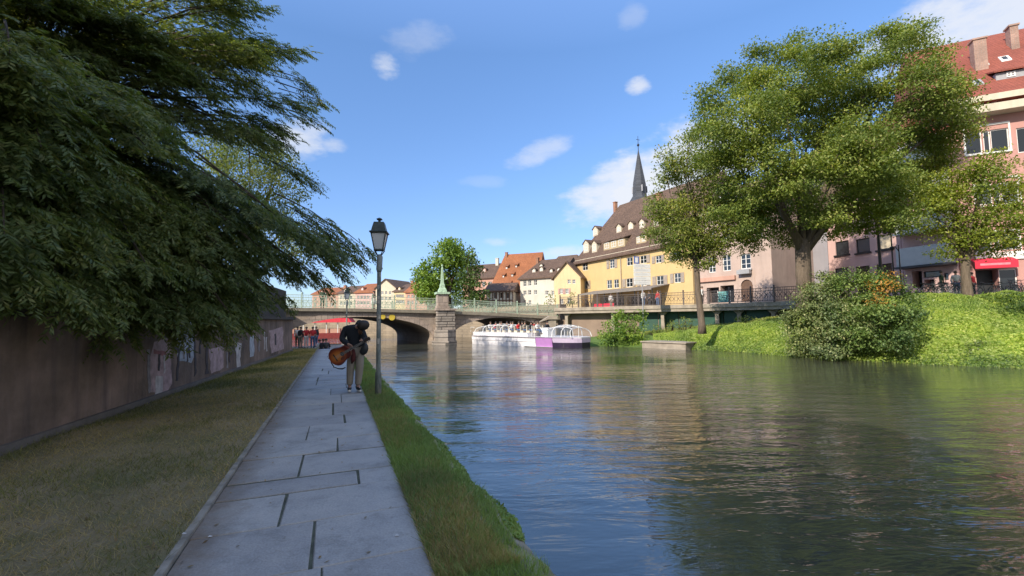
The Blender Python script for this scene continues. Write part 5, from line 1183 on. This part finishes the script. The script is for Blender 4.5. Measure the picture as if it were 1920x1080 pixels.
mb = MB(); mb.box(BL * .66, BL * .72, -.5, .5, .845, 1.5); mb.box(BL * .655, BL * .725, -.52, .52, 1.503, 1.56); mb.build('helm_console', M['white'], bt)
mb = MB()
for x in (.63, .655, .975): mb.tube([(BL * x, -1.2 if x < .9 else -.5, .84), (BL * x, -1.2 if x < .9 else -.5, 1.75)], .02, 6)
mb.tube([(0.2, -1.5, 1.15), (.2, -1.5, 1.6), (BL * .06, -1.5, 1.6)], .025, 6); mb.build('stanchions', M['white'], bt)
BP = dict(SIT); BP = {k: (v[0], v[1] * .8, v[2]) for k, v in SIT.items()}; BP.update(anL=(-.11, -.42, -.1), anR=(.11, -.42, -.1), toL=(-.11, -.52, -.13), toR=(.11, -.52, -.13), knL=(-.12, -.36, .17), knR=(.12, -.36, .17))
rz0 = bt.rotation_euler.z; ca, sa_ = math.cos(rz0), math.sin(rz0); bd = ('first', 'second', 'third', 'fourth', 'fifth', 'sixth', 'seventh', 'eighth', 'ninth')
tops = ['whitec', 'red', 'navy', 'beigec', 'whitec', 'blue', 'whitec', 'navy', 'beigec']
pe_ = [person('x', BP, (0, 0, 0), 0, tp, 'blue', hr, grp='passengers seated in the tour boat', sub=1) for tp, hr in (('whitec', 'hairb'), ('navy', 'hair'), ('beigec', 'hairb'), ('red', 'hair'))]
cn = ['white', 'navy', 'beige', 'red']; used = set(); 
for k in range(9):
    for j, y in enumerate((-.6, .6)):
        if j == 1 and k % 2: continue
        x = BL * (.14 + .06 * k) + .22; ci = (k * 3 + j) % 4; o = pe_[ci] if ci not in used else dup(pe_[ci]); used.add(ci)
        o.location = (stern.x + ca * x - sa_ * y, stern.y + sa_ * x + ca * y, WZ + 1.22); o.rotation_euler = (0, 0, rz0 + math.pi / 2)
        tag(o, 'seated passenger in %s top, %s row from the stern of the tour boat, %s side' % (cn[ci], bd[k], 'near' if j == 0 else 'far'))
# red canopied barge seen through the left arch
q = P(597, 620, 66); t = empty('moored_barge', (q.x, q.y, WZ), .15); tag(t, 'moored restaurant barge with red canopy seen through the left arch', 'boat')
mb = MB(); mb.prism([(-5, -1.6, -.3), (4.5, -1.6, -.3), (5.4, -1.6, .7), (-5.4, -1.6, .7)], (0, 3.2, 0)); mb.build('hull', plain('dark_red_hull', (.22, .03, .03), .5), t)
mb = MB(); mb.prism([(-5, -1.8, 2.2), (5, -1.8, 2.2), (4.2, -.6, 2.9), (-4.2, -.6, 2.9)], (0, 3.0, 0)); mb.build('canopy', M['red'], t)
mb = MB(); 
for k in range(7): mb.box(-4.8 + 1.55 * k, -4.7 + 1.55 * k, -1.5, -1.4, .7, 2.2)
mb.build('posts', M['white'], t)
mb = MB(); mb.box(-4.6, 4.4, -1.2, 1.2, .703, 1.3); mb.build('benches', M['salmon'], t)
q = P(566, 612, 60); t = empty('parasol', (q.x, q.y, ZP), 0); tag(t, 'white parasol behind the group of people near the wall corner', 'parasol'); mb = MB(); mb.lathe([(1.7, 2.2), (1.2, 2.5), (.05, 2.9)], n=8); mb.build('shade', M['whitec'], t); mb = MB(); mb.tube([(0, 0, -.6), (0, 0, 2.8)], .04, 6); mb.build('pole', M['white'], t)

# ------------------------------------------------------------ sign on the far bank
q = P(1207, 600, 39.5); t = empty('direction_sign', (q.x, q.y, .3), .25); tag(t, 'tall white panelled sign with small blue plate on a pole above the ivy bush', 'sign')
z0, z1, zm = P(1207, 534, 39.5).z - .3, P(1207, 495, 39.5).z - .3, P(1207, 483, 39.5).z - .3; wS = 35 / F * 39.5 / 2
mb = MB(); mb.tube([(0, .06, -.6), (0, .06, z1)], .05, 8); mb.build('pole', M['ptype'], t)
M['signw'] = plain('white_sign_enamel', (.78, .78, .78), .35, var=.03)
for k in range(5): a = lerp(z0, z1, k / 5); mb = MB(); mb.box(-wS, wS, -.02, .02, a + .012, lerp(z0, z1, (k + 1) / 5) - .012); mb.build('sign_panel', M['signw'], t, bevel=.006)
mb = MB(); mb.box(-wS * .95, -wS * .35, -.02, .02, z1 + .02, zm + .1); mb.build('blue_plate', plain('blue_enamel', (.10, .16, .45), .4), t)
mb = MB(); mb.box(-wS * .82, -wS * .48, -.024, -.021, z1 + .12, zm); mb.build('plate_mark', M['signw'], t)
mb = MB()
for k in range(5):
    a = lerp(z0, z1, (k + .5) / 5); 
    for r_ in range(2): mb.box(-wS * .8, wS * random.uniform(.3, .75), -.0225, -.0205, a - .03 + r_ * .08 - .012, a - .03 + r_ * .08 + .012)
mb.build('faint_text_lines', plain('pale_grey_print', (.55, .55, .58), .6), t)

# ------------------------------------------------------------ promenade railing (dark), street poles
M['darkrail'] = plain('dark_rail_paint', (.09, .07, .065), .6)
prl = PlD(1330, 40.6, 1500, 34.8)
railing('promenade_railing', 'dark metal railing along the promenade in front of the beige house', 0, prl.L, .1, prl.O, ang=prl.ang, zf=lambda s: SZ + .1, mat_=M['darkrail'], post=2.0)
prl2 = PlD(1050, 48.2, 1328, 40.7)
railing('promenade_railing', 'dark metal railing along the promenade in front of the yellow building', 0, prl2.L, .1, prl2.O, ang=prl2.ang, zf=lambda s: SZ + .1, mat_=M['darkrail'], post=2.0)
def pole(name, label, px, d, ztop, r=.05, arms=()):
    q = P(px, 590, d); t = empty(name, (q.x, q.y, SZ), 0); tag(t, label, 'lamp post'); mb = MB(); mb.tube([(0, 0, 0), (0, 0, .6), (0, 0, ztop - SZ)], [r * 1.5, r * 1.3, r * .7], 8); mb.build('pole', M['dark'], t)
    for (x, z) in arms: mb = MB(); mb.tube([(0, 0, z - SZ - .35), (x * .5, 0, z - SZ), (x, 0, z - SZ - .02)], .03, 6); mb.ell((x, 0, z - SZ - .12), (.16, .16, .14), 8, 5); mb.build('lamp_arm', M['dark'], t)
    return t
pole('lamp_post', 'tall dark lamp post with lanterns in front of the pink apartments', 1657, 30.0, 8.0, .09, ((-.75, 7.3), (.75, 7.3)))
pole('lamp_post', 'thin dark pole right of the tall lamp post before the pink apartments', 1681, 31.5, 8.4, .045, ((-.4, 7.5),))
pole('lamp_post', 'thin square headed pole nearest the balcony block', 1694, 30.4, 6.3, .04, ((-.45, 6.2),))

# ------------------------------------------------------------ bicycles
def bicycle(label):
    t = empty('bicycle'); tag(t, label, 'bicycle', 'bicycles parked along the far street')
    for x in (-.52, .52):
        mb = MB(); n = 20; mb.tube([(x + .33 * math.cos(2 * math.pi * k / n), 0, .34 + .33 * math.sin(2 * math.pi * k / n)) for k in range(n + 1)], .022, 5, caps=False)
        w_ = mb.build('wheel', M['dark'], t); mb = MB()
        for k in range(6): a = math.pi * k / 6; mb.bar((x - .32 * math.cos(a), 0, .34 - .32 * math.sin(a)), (x + .32 * math.cos(a), 0, .34 + .32 * math.sin(a)), .006)
        mb.build('spokes', M['greywh'], w_)
    mb = MB(); A_, B_, C_, D_ = (-.52, 0, .34), (-.08, 0, .30), (-.2, 0, .8), (.36, 0, .82)
    for a, b_ in ((A_, B_), (A_, C_), (B_, C_), (C_, D_), (B_, D_), (D_, (.52, 0, .34))): mb.tube([a, b_], .018, 6)
    mb.build('frame', M['fr'], t)
    mb = MB(); mb.tube([(.36, 0, .82), (.34, 0, .98), (.34, -.28, 1.02)], .014, 6); mb.tube([(.34, 0, .98), (.34, .28, 1.02)], .014, 6); mb.build('handlebar', M['dark'], t)
    mb = MB(); mb.ell((-.24, 0, .88), (.14, .07, .04), 8, 4); mb.tube([(-.2, 0, .78), (-.23, 0, .87)], .014, 6); mb.build('saddle', M['dark'], t); return t
M['fr'] = plain('bicycle_paint', (.07, .075, .08), .4)
b0 = bicycle('')
wh = [(1742, 28.2, 'leftmost bicycle, beside the orange tipped bush'), (1752, 28.6, 'second bicycle from the orange tipped bush'), (1762, 28.1, 'third bicycle from the orange tipped bush'), (1774, 28.5, 'fourth bicycle from the orange tipped bush'), (1785, 28.2, 'bicycle parked just left of the person in white'), (1799, 28.7, 'bicycle leaning near the trunk of the right hand tree'),
      (1852, 28.4, 'bicycle in front of the dark shop entrance'), (1886, 28.0, 'bicycle right of the shop entrance'), (1902, 28.4, 'dark bicycle at the right picture edge'), (1916, 28.1, 'last bicycle cut off by the right picture edge'), (1402, 41.0, 'bicycle leaning in front of the arched door of the beige house')]
for i, (px, dd, lb) in enumerate(wh):
    o = b0 if i == 0 else dup(b0); q = P(px, 570, dd); o.location = (q.x, q.y, SZ); o.rotation_euler = (random.uniform(-.1, .1), 0, random.uniform(-.9, .6)); tag(o, lb)
# ------------------------------------------------------------ foliage
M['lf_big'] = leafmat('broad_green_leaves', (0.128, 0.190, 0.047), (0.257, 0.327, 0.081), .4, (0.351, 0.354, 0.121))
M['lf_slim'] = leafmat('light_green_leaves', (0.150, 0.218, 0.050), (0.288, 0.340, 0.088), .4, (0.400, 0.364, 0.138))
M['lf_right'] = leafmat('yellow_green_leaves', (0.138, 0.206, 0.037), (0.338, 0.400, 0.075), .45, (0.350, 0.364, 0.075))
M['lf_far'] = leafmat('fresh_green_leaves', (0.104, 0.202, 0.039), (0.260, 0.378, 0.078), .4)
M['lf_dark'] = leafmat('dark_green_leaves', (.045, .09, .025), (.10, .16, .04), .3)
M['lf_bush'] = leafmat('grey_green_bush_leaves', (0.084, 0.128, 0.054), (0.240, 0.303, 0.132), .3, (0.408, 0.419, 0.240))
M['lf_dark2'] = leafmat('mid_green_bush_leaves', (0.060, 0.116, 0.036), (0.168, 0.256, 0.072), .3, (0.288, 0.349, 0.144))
M['lf_dead'] = leafmat('orange_dry_leaves', (.30, .15, .04), (.50, .28, .07), .3)
M['lf_ivy'] = leafmat('bright_ivy_leaves', (.15, .26, .04), (.38, .50, .12), .45, (.54, .60, .24))
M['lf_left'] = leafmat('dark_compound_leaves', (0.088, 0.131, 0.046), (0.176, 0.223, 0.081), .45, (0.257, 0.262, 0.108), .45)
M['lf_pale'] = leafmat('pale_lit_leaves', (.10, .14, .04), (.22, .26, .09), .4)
def ud(n): return unit(rng.normal(0, 1, (n, 3)))
def crown_pts(lobes, dens, per, spread, flat=.7, shell=(.55, 1.03)):
    C = []; Nn = []
    for (px, py, rp, D_) in lobes:
        c = np.array(P(px, py, D_)); r = rp * D_ / F; n = max(3, int(dens * r * r * 4))
        d = ud(n); rad = rng.uniform(shell[0] ** 2, shell[1] ** 2, n) ** .5 * r
        cl = c + d * rad[:, None] * np.array([1, 1, .92])
        k = rng.poisson(per, n) + 1; idx = np.repeat(np.arange(n), k)
        off = np.clip(rng.normal(0, 1, (len(idx), 3)), -1.6, 1.6) * spread * np.array([1, 1, flat]); C.append(cl[idx] + off); Nn.append(d[idx])
    return np.concatenate(C), np.concatenate(Nn)
def crown(name, lobes, m, parent, dens=9, per=14, spread=.28, L=(.14, .24), W=(.08, .13), flat=.6, droop=.3, shell=(.55, 1.03)):
    C, Dn = crown_pts(lobes, dens, per, spread, flat, shell); n = len(C)
    A = rng.normal(0, 1, (n, 3)) + Dn * .6; A[:, 2] -= droop; N_ = rng.normal(0, .36, (n, 3)) + Dn * .45; N_[:, 2] += .9
    return npmesh(name, leaves(C, A, N_, rng.uniform(*L, n), rng.uniform(*W, n)), 4, m, parent)
def limbs(name, base, fork, lobes, r0, m, parent, trunk_pts=None, nm=14):
    mb = MB(); base = Vector(base); fork = Vector(fork)
    mid = base.lerp(fork, .5) + Vector((random.uniform(-.1, .1), 0, 0))
    mb.tube([base - Vector((0, 0, .5)), base + Vector((0, 0, .15)), mid, fork, fork + (fork - mid) * .3], [r0 * 1.5, r0 * 1.15, r0 * .95, r0 * .9, r0 * .5], 12)
    for (px, py, rp, D_) in lobes[:nm]:
        c = P(px, py, D_); a = fork + Vector((random.uniform(-.2, .2) * r0, 0, -random.uniform(0, .5)))
        k1 = a.lerp(c, .35) + Vector((random.uniform(-.3, .3), random.uniform(-.3, .3), .25 * (c - a).length * .3)); k2 = a.lerp(c, .75) + Vector((random.uniform(-.3, .3), random.uniform(-.3, .3), .1))
        mb.tube([a, k1, k2, c], [r0 * .5, r0 * .32, r0 * .17, r0 * .05], 7)
        r = rp * D_ / F
        for _ in range(4):
            e = c + Vector(np.array(ud(1)[0]) * r * .85); s = k2.lerp(c, random.random()); mb.tube([s, s.lerp(e, .5) + Vector((0, 0, .15)), e], [r0 * .09, r0 * .06, .01], 5)
    return mb.build(name, m, parent, smooth=True)
def tree(name, label, base, fork, lobes, r0, lm, bm_, grp=None, nm=14, **kw):
    b_ = Vector(base); t = empty(name, b_); tag(t, label, 'tree', grp)
    o1 = limbs('trunk', base, fork, lobes, r0, bm_, t, nm=nm); o2 = crown('crown', lobes, lm, t, **kw)
    for o in (o1, o2): o.matrix_parent_inverse = Matrix.Translation(-b_)
    return t
random.seed(3)
D0 = 27.0
big = [(1395, 235, 80), (1480, 150, 72), (1555, 135, 66), (1632, 150, 52), (1692, 90, 44), (1745, 165, 60), (1765, 235, 60), (1705, 300, 66), (1620, 240, 90), (1520, 250, 95), (1425, 320, 72), (1365, 280, 52), (1560, 345, 78), (1640, 360, 66),
       (1452, 395, 48), (1535, 400, 40), (1695, 372, 48), (1390, 385, 42), (1435, 175, 50), (1340, 210, 32), (1770, 200, 28)]
big = [(x, y, r * .86, D0 + (i * 37 % 5 - 2) * 1.1 + (1.5 if r > 80 else 0)) for i, (x, y, r) in enumerate(big)] + [(x, y, 24, D0 + random.uniform(-3, 2)) for x, y in ((1330, 180), (1318, 240), (1335, 300), (1420, 108), (1480, 92), (1540, 84), (1575, 88), (1665, 66), (1712, 68), (1745, 110), (1782, 160), (1790, 225), (1765, 290), (1740, 340), (1375, 345), (1362, 400), (1420, 430), (1490, 440), (1560, 425), (1610, 415), (1660, 420), (1700, 415), (1370, 140), (1400, 160))]
big += [(x, y, 46, D0 - 3.6) for x, y in ((1575, 305), (1612, 262), (1635, 335), (1490, 335))]
base = P(1510, 560, D0); base.z = 2.3
tree('big_tree', 'tallest broad tree on the far bank with a thick forked trunk', base, P(1505, 462, D0), big, .44, M['lf_big'], M['bark1'], dens=4.8, per=125, spread=.42, flat=.38, L=(.11, .20), W=(.065, .115), shell=(.5, 1.1))
slim = [(1278, 300, 42), (1300, 345, 48), (1262, 400, 44), (1322, 420, 52), (1352, 380, 44), (1392, 425, 42), (1300, 468, 40), (1238, 445, 26), (1290, 265, 22), (1250, 330, 24), (1348, 455, 26), (1268, 470, 26), (1330, 310, 26), (1420, 400, 30)]
slim += [(1232, 380, 26), (1395, 385, 30), (1370, 440, 34), (1330, 480, 28), (1240, 420, 28), (1408, 455, 26), (1285, 440, 40)]
slim = [(x, y, r * .92, 31 + (i % 4 - 1.5) * .7) for i, (x, y, r) in enumerate(slim)]
base = P(1316, 612, 31); tree('slim_tree', 'smaller slender tree with airy crown in front of the yellow building', base, P(1305, 480, 31), slim, .20, M['lf_slim'], M['bark1'], dens=5, per=60, spread=.36, flat=.5, L=(.12, .22), W=(.07, .12), shell=(.35, 1.08))
rt = [(1832, 335, 46), (1790, 372, 40), (1880, 375, 38), (1762, 412, 32), (1850, 415, 46), (1905, 432, 36), (1800, 440, 38), (1770, 350, 32), (1848, 310, 30), (1905, 345, 26), (1795, 470, 26), (1870, 460, 28), (1940, 400, 34), (1745, 385, 24)]
rt = [(x, y, r, 25.5 + (i % 4 - 1.5) * .6) for i, (x, y, r) in enumerate(rt)]
base = P(1814, 553, 25.8); base.z = SZ; tree('layered_tree', 'yellow green layered tree at the right in front of the red building', base, P(1811, 470, 25.6), rt, .22, M['lf_right'], M['bark1'], dens=5, per=60, spread=.46, flat=.26, L=(.12, .22), W=(.06, .11), droop=.1, shell=(.3, 1.05))
# young trees before the houses, and the trees beyond the bridge
for (px, lb) in ((1031, 'young thin tree before the white house, left one'), (1073, 'young thin tree before the gabled house, right one')):
    lo = [(px, 560, 8, 60), (px - 5, 568, 6, 60.4), (px + 5, 567, 6, 59.7), (px, 550, 5, 60)]; b_ = P(px, 590, 60); b_.z = SZ
    tree('young_tree', lb, b_, P(px, 570, 60), lo, .07, M['lf_slim'], M['bark2'], 'young trees on the far quay', nm=3, dens=6, per=6, spread=.2, L=(.2, .34), W=(.1, .2), shell=(.2, 1.1))
q_ = [(840, 480, 32), (815, 515, 34), (850, 505, 36), (812, 550, 30), (800, 525, 22), (835, 545, 34), (868, 480, 20), (845, 462, 18)]
b_ = P(842, 590, 70); b_.z = SZ; tree('round_tree', 'round bright green tree behind the obelisk beyond the bridge', b_, P(842, 560, 70), [(x, y, r, 70 + i % 3) for i, (x, y, r) in enumerate(q_)], .45, M['lf_far'], M['bark2'], dens=3.0, per=18, spread=.6, L=(.35, .6), W=(.2, .35))
q_ = [(884, 500, 17), (880, 520, 24), (884, 545, 28), (880, 565, 30), (878, 480, 10), (900, 560, 16)]
b_ = P(884, 590, 66); b_.z = SZ; tree('conical_tree', 'darker conical tree right of the round tree beyond the bridge', b_, P(883, 565, 66), [(x, y, r, 66 + i % 2) for i, (x, y, r) in enumerate(q_)], .4, M['lf_dark'], M['bark2'], dens=2.6, per=12, spread=.5, flat=.3, L=(.35, .6), W=(.2, .35))
# bushes
def bush(name, label, lobes, lm, extra=None, dark=None, cat='bush', **kw):
    b_ = P(lobes[0][0], lobes[0][1], lobes[0][3]); t = empty(name, (b_.x, b_.y, WZ)); tag(t, label, cat); iv = Matrix.Translation(-Vector((b_.x, b_.y, WZ)))
    mb = MB()
    for k in range(10): x = lobes[k % len(lobes)]; mb.tube([Vector((b_.x + random.uniform(-.5, .5), b_.y + .5, WZ)), P(x[0], x[1], x[3])], [.05, .02], 5)
    o = mb.build('stems', M['bark2'], t); o.matrix_parent_inverse = iv
    o = crown('foliage', lobes, lm, t, **kw); o.matrix_parent_inverse = iv
    if dark: o = crown('green_foliage', dark, M['lf_dark2'], t, **kw); o.matrix_parent_inverse = iv
    if extra: o = crown('dry_foliage', extra, M['lf_dead'], t, dens=16, per=10, spread=.16, L=(.1, .18), W=(.05, .08), shell=(.7, 1.1)); o.matrix_parent_inverse = iv
    return t
bl = [(1540, 560, 42), (1600, 545, 40), (1660, 560, 44), (1700, 575, 22), (1525, 610, 44), (1590, 605, 50), (1650, 615, 46), (1690, 600, 30), (1510, 645, 26), (1560, 645, 30), (1610, 640, 30), (1670, 640, 26), (1500, 600, 24), (1630, 530, 28), (1545, 535, 26)]
bush('large_bush', 'large mixed bush at the water with an orange dry patch near its top', [(x, y, r * .94, G(x - 8, interp(WTAB, x), WZ).y - .9 + (i % 3) * .35 + max(0, 640 - y) * .013) for i, (x, y, r) in enumerate(bl) if x < 1600], M['lf_bush'], dark=[(x, y, r * .93, G(x - 8, interp(WTAB, x), WZ).y - .9 + (i % 3) * .35 + max(0, 640 - y) * .013) for i, (x, y, r) in enumerate(bl) if x >= 1590], extra=[(1655, 543, 22, 22.4), (1648, 566, 16, 22.0), (1666, 526, 16, 22.8)], dens=8, per=85, spread=.27, flat=.5, L=(.08, .18), W=(.05, .10), droop=.5, shell=(.6, 1.12))
bush('ivy_bush', 'green shrub on the bank left of the stone landing under the sign', [(1160, 615, 26, 38.5), (1150, 634, 26, 37.5), (1178, 632, 28, 37.6), (1192, 610, 18, 38.8), (1135, 628, 14, 37.5), (1165, 597, 16, 38.8), (1196, 640, 14, 37.2), (1200, 590, 12, 39)], M['lf_far'], dens=8, per=16, spread=.22, L=(.14, .26), W=(.09, .15))
bush('dark_bush', 'dark shrub at the right picture edge below the shop', [(1895, 590, 40, 23.5), (1930, 600, 46, 22.5), (1870, 575, 26, 24.3), (1915, 565, 30, 24), (1850, 562, 16, 25), (1905, 625, 24, 22.3)], M['lf_dark'], dens=9, per=15, spread=.2, L=(.1, .2), W=(.05, .1))
bush('grey_weed_bush', 'small grey green weed bush at the waterline right of the large bush', [(1825, 655, 18, 21.2), (1820, 670, 16, 20.8), (1842, 664, 14, 21)], M['lf_bush'], dens=14, per=12, spread=.12, L=(.08, .14), W=(.04, .07))
for (px, py, d, lb) in ((1285, 602, 37.0, 'feathery weeds at the foot of the green panels, left clump'), (1262, 608, 38.0, 'leafy climber in front of the green panels by the left column'), (1398, 596, 35.0, 'feathery weeds at the foot of the green panels, right clump'), (1232, 618, 38.5, 'pale low weeds beside the landing wall')):
    bush('weed_clump', lb, [(px, py, 11, d), (px + 12, py + 5, 9, d), (px - 12, py + 6, 9, d)], M['lf_slim'], cat='weeds', dens=10, per=12, spread=.14, L=(.1, .2), W=(.04, .07))
# ivy carpet and grass on the far bank
def bscatter(N, x0, x1, k0, k1, L, W, mname, label, name, kp=1.0, excl=None):
    C = []
    for _ in range(N):
        x = random.uniform(x0, x1); k = k0 + (k1 - k0) * random.random() ** kp
        q = bankpt(x, k); s = mn.noise(Vector((q.x * 1.4, q.y * 1.4, q.z * 1.4))); C.append((q.x, q.y, q.z + .05 + .16 * max(0, s) + random.uniform(0, .08)))
    C = np.array(C); n = len(C); A = rng.normal(0, 1, (n, 3)); A[:, 2] -= .5; N_ = rng.normal(0, .5, (n, 3)); N_[:, 2] += .8; N_[:, 1] -= .6; N_[:, 0] -= .4
    tag(npmesh(name, leaves(C, A, N_, rng.uniform(*L, n), rng.uniform(*W, n)), 4, M[mname]), label, 'ivy' if 'ivy' in name else 'weeds' if 'weeds' in name else 'grass', kind='stuff')
bscatter(60000, 1285, 2060, -.02, .55, (.10, .20), (.08, .15), 'lf_ivy', 'bright ivy covering the lower slope of the far bank', 'ivy', 1.0)
bscatter(60000, 1225, 2060, .3, 1.1, (.08, .18), (.025, .05), 'lf_ivy', 'yellow green grass on the upper slope of the far bank', 'slope_grass')
bscatter(9000, 1285, 2060, -.06, .09, (.12, .26), (.06, .12), 'lf_dark2', 'darker weeds hanging over the waterline of the far bank ivy', 'waterline_weeds')
bscatter(9000, 1120, 1480, .9, 1.9, (.12, .3), (.03, .05), 'lf_slim', 'pale rough grass along the foot of the promenade wall', 'rough_grass')

# ------------------------------------------------------------ left bank trees: boughs with compound leaves
def inpoly(x, y, poly):
    c = False; j = len(poly) - 1
    for i in range(len(poly)):
        if (poly[i][1] > y) != (poly[j][1] > y) and x < (poly[j][0] - poly[i][0]) * (y - poly[i][1]) / (poly[j][1] - poly[i][1]) + poly[i][0]: c = not c
        j = i
    return c
def bough_tree(name, label, root, fork, poly, dfun, nb, r0, lm, leaf=(.075, .13), lw=(.020, .034), ntw=88, extra=()):
    root = Vector(root); fork = Vector(fork); t = empty(name, root); tag(t, label, 'tree'); iv = Matrix.Translation(-root)
    mb = MB(); mb.tube([root - Vector((0, 0, .4)), root.lerp(fork, .5) + Vector((.15, .1, 0)), fork, fork + Vector((.2, .3, 2.0))], [r0 * 1.3, r0, r0 * .8, r0 * .4], 12)
    xs = [p[0] for p in poly]; ys = [p[1] for p in poly]; tips = list(extra)
    while len(tips) < nb:
        x, y = random.uniform(min(xs), max(xs)), random.uniform(min(ys), max(ys))
        if inpoly(x, y, poly): tips.append((x, y))
    TP = []; TD = []; TL = []
    up = Vector((0, 0, 1))
    for i, tp in enumerate(tips):
        x, y = tp[:2]; fr = len(tp) > 2; tip = P(x, y, tp[2] if fr else dfun(x, y)); a = fork + Vector((0, 0, random.uniform(-.6, 1.6)))
        hd = (tip - a); ln = hd.length; k1 = a.lerp(tip, .35) + Vector((0, 0, .10 * ln)); k2 = a.lerp(tip, .75) + Vector((0, 0, .07 * ln))
        if not fr: mb.tube([a, k1, k2, tip], [r0 * .20, r0 * .13, r0 * .07, .006], 6)
        else: mb.tube([tip.lerp(k2, .6), tip], [.014, .004], 5)
        dr = (tip - k2).normalized(); dr = (Vector((dr.x, dr.y, max(-.45, min(.25, dr.z)) - .12))).normalized(); sd_ = dr.cross(up).normalized(); nn = sd_.cross(dr).normalized()
        PLn = random.uniform(1.2, 2.0) if not fr else 1.2; PW = random.uniform(.4, .7) if not fr else .16; m_ = ntw if not fr else 26
        org = tip - dr * PLn
        mb.tube([org - dr * .3, org + dr * PLn * .5 + nn * .06, tip], [.018, .012, .005], 5)
        for j in range(m_):
            s = random.random() ** .8; lat = random.gauss(0, 1) * PW * (1.1 - .7 * s); o = org + dr * PLn * s + sd_ * lat * .75 + nn * random.gauss(0, .07) - up * (lat * lat * .25)
            d = (dr * 1.0 + sd_ * (lat * .9 + random.gauss(0, .45)) + nn * random.gauss(0, .18) - up * random.uniform(.02, .35)).normalized()
            TP.append(o); TD.append(d); TL.append(random.uniform(.25, .5))
    o = mb.build('trunk', M['bark2'], t, smooth=True); o.matrix_parent_inverse = iv
    TP, TD, TL = np.array([tuple(p) for p in TP]), np.array([tuple(p) for p in TD]), np.array(TL); n = len(TP); K = 20
    idx = np.repeat(np.arange(n), K); s = np.tile(np.arange(K) / K, n) + rng.uniform(0, .03, n * K); sg = np.tile(np.where(np.arange(K) % 2 == 0, 1., -1.), n)
    side = unit(np.cross(TD, np.array([0, 0, 1.0])) + rng.normal(0, .25, (n, 3)))
    C = TP[idx] + TD[idx] * (TL[idx] * s)[:, None]; C[:, 2] -= (TL[idx] * s) ** 2 * .25
    Lf = rng.uniform(*leaf, n * K) * (1.15 - .5 * np.abs(s - .4)); A = TD[idx] * .75 + side[idx] * sg[:, None] * .9 + rng.normal(0, .18, (n * K, 3)); A[:, 2] -= .38
    A = unit(A); C = C + A * (Lf / 2)[:, None]; N_ = np.cross(A, TD[idx]) * sg[:, None] + rng.normal(0, .3, (n * K, 3)); 
    o = npmesh('crown', leaves(C, A, N_, Lf, rng.uniform(*lw, n * K)), 4, lm, t); o.matrix_parent_inverse = iv
    print(name, n * K); return t
polyA = [(-120, -80), (505, -60), (470, 30), (520, 80), (565, 100), (560, 140), (600, 195), (560, 215), (590, 235), (545, 260), (520, 300), (430, 250), (330, 230), (200, 160), (-120, 120)]
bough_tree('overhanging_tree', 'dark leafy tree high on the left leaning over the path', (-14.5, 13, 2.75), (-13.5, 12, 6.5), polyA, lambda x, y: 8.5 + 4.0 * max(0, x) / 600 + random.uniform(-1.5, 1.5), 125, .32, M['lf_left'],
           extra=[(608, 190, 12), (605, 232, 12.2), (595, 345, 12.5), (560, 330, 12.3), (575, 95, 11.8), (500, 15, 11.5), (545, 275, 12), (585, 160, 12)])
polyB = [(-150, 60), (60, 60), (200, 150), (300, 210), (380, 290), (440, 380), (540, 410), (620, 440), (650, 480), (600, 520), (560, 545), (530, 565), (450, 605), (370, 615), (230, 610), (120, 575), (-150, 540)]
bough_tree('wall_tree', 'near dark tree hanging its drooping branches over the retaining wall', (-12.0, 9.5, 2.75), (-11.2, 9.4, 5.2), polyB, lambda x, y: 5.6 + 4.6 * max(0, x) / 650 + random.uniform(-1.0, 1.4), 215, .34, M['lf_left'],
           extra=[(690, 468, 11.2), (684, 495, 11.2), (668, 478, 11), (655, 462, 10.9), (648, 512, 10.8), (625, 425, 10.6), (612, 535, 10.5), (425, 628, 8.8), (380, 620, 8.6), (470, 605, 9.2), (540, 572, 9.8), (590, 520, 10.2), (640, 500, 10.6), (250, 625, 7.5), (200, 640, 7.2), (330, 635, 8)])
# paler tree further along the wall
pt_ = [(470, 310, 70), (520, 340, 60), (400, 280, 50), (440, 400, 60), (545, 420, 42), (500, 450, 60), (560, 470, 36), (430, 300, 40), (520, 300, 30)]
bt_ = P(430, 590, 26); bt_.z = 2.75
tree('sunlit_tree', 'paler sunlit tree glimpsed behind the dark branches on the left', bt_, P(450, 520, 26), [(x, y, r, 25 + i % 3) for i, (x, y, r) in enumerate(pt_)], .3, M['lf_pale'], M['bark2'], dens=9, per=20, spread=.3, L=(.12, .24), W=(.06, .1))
# unseen trees continuing the row behind the camera, added to shade the path
for (x, y, lb) in ((-5.5, -13, 'second unseen tree behind the camera, added to shade the path'), (-3.0, -21, 'farthest unseen tree behind the camera, added to shade the path'), (-9.5, 3.0, 'wall side tree nearest the camera, shading the path from the left'), (-8.0, -4.5, 'wall side tree behind the camera, shading the lower path')):
    t = empty('quay_tree', (x, y, 2.75)); tag(t, lb, 'tree', 'trees along the left quay'); mb = MB(); mb.tube([(0, 0, -.3), (.1, 0, 1.5), (.3, 0, 3.5)], [.32, .26, .18], 10); mb.build('trunk', M['bark2'], t)
    n = 16000; d = ud(n); rad = rng.uniform(.2, 1, n) ** .5; C = d * rad[:, None] * np.array([3.6, 4.8, 3.6]) + np.array([.0, 0, 5.6]); A = rng.normal(0, 1, (n, 3)); N_ = rng.normal(0, 1, (n, 3)); npmesh('crown', leaves(C, A, N_, rng.uniform(.25, .45, n), rng.uniform(.12, .2, n)), 4, M['lf_left'], t)
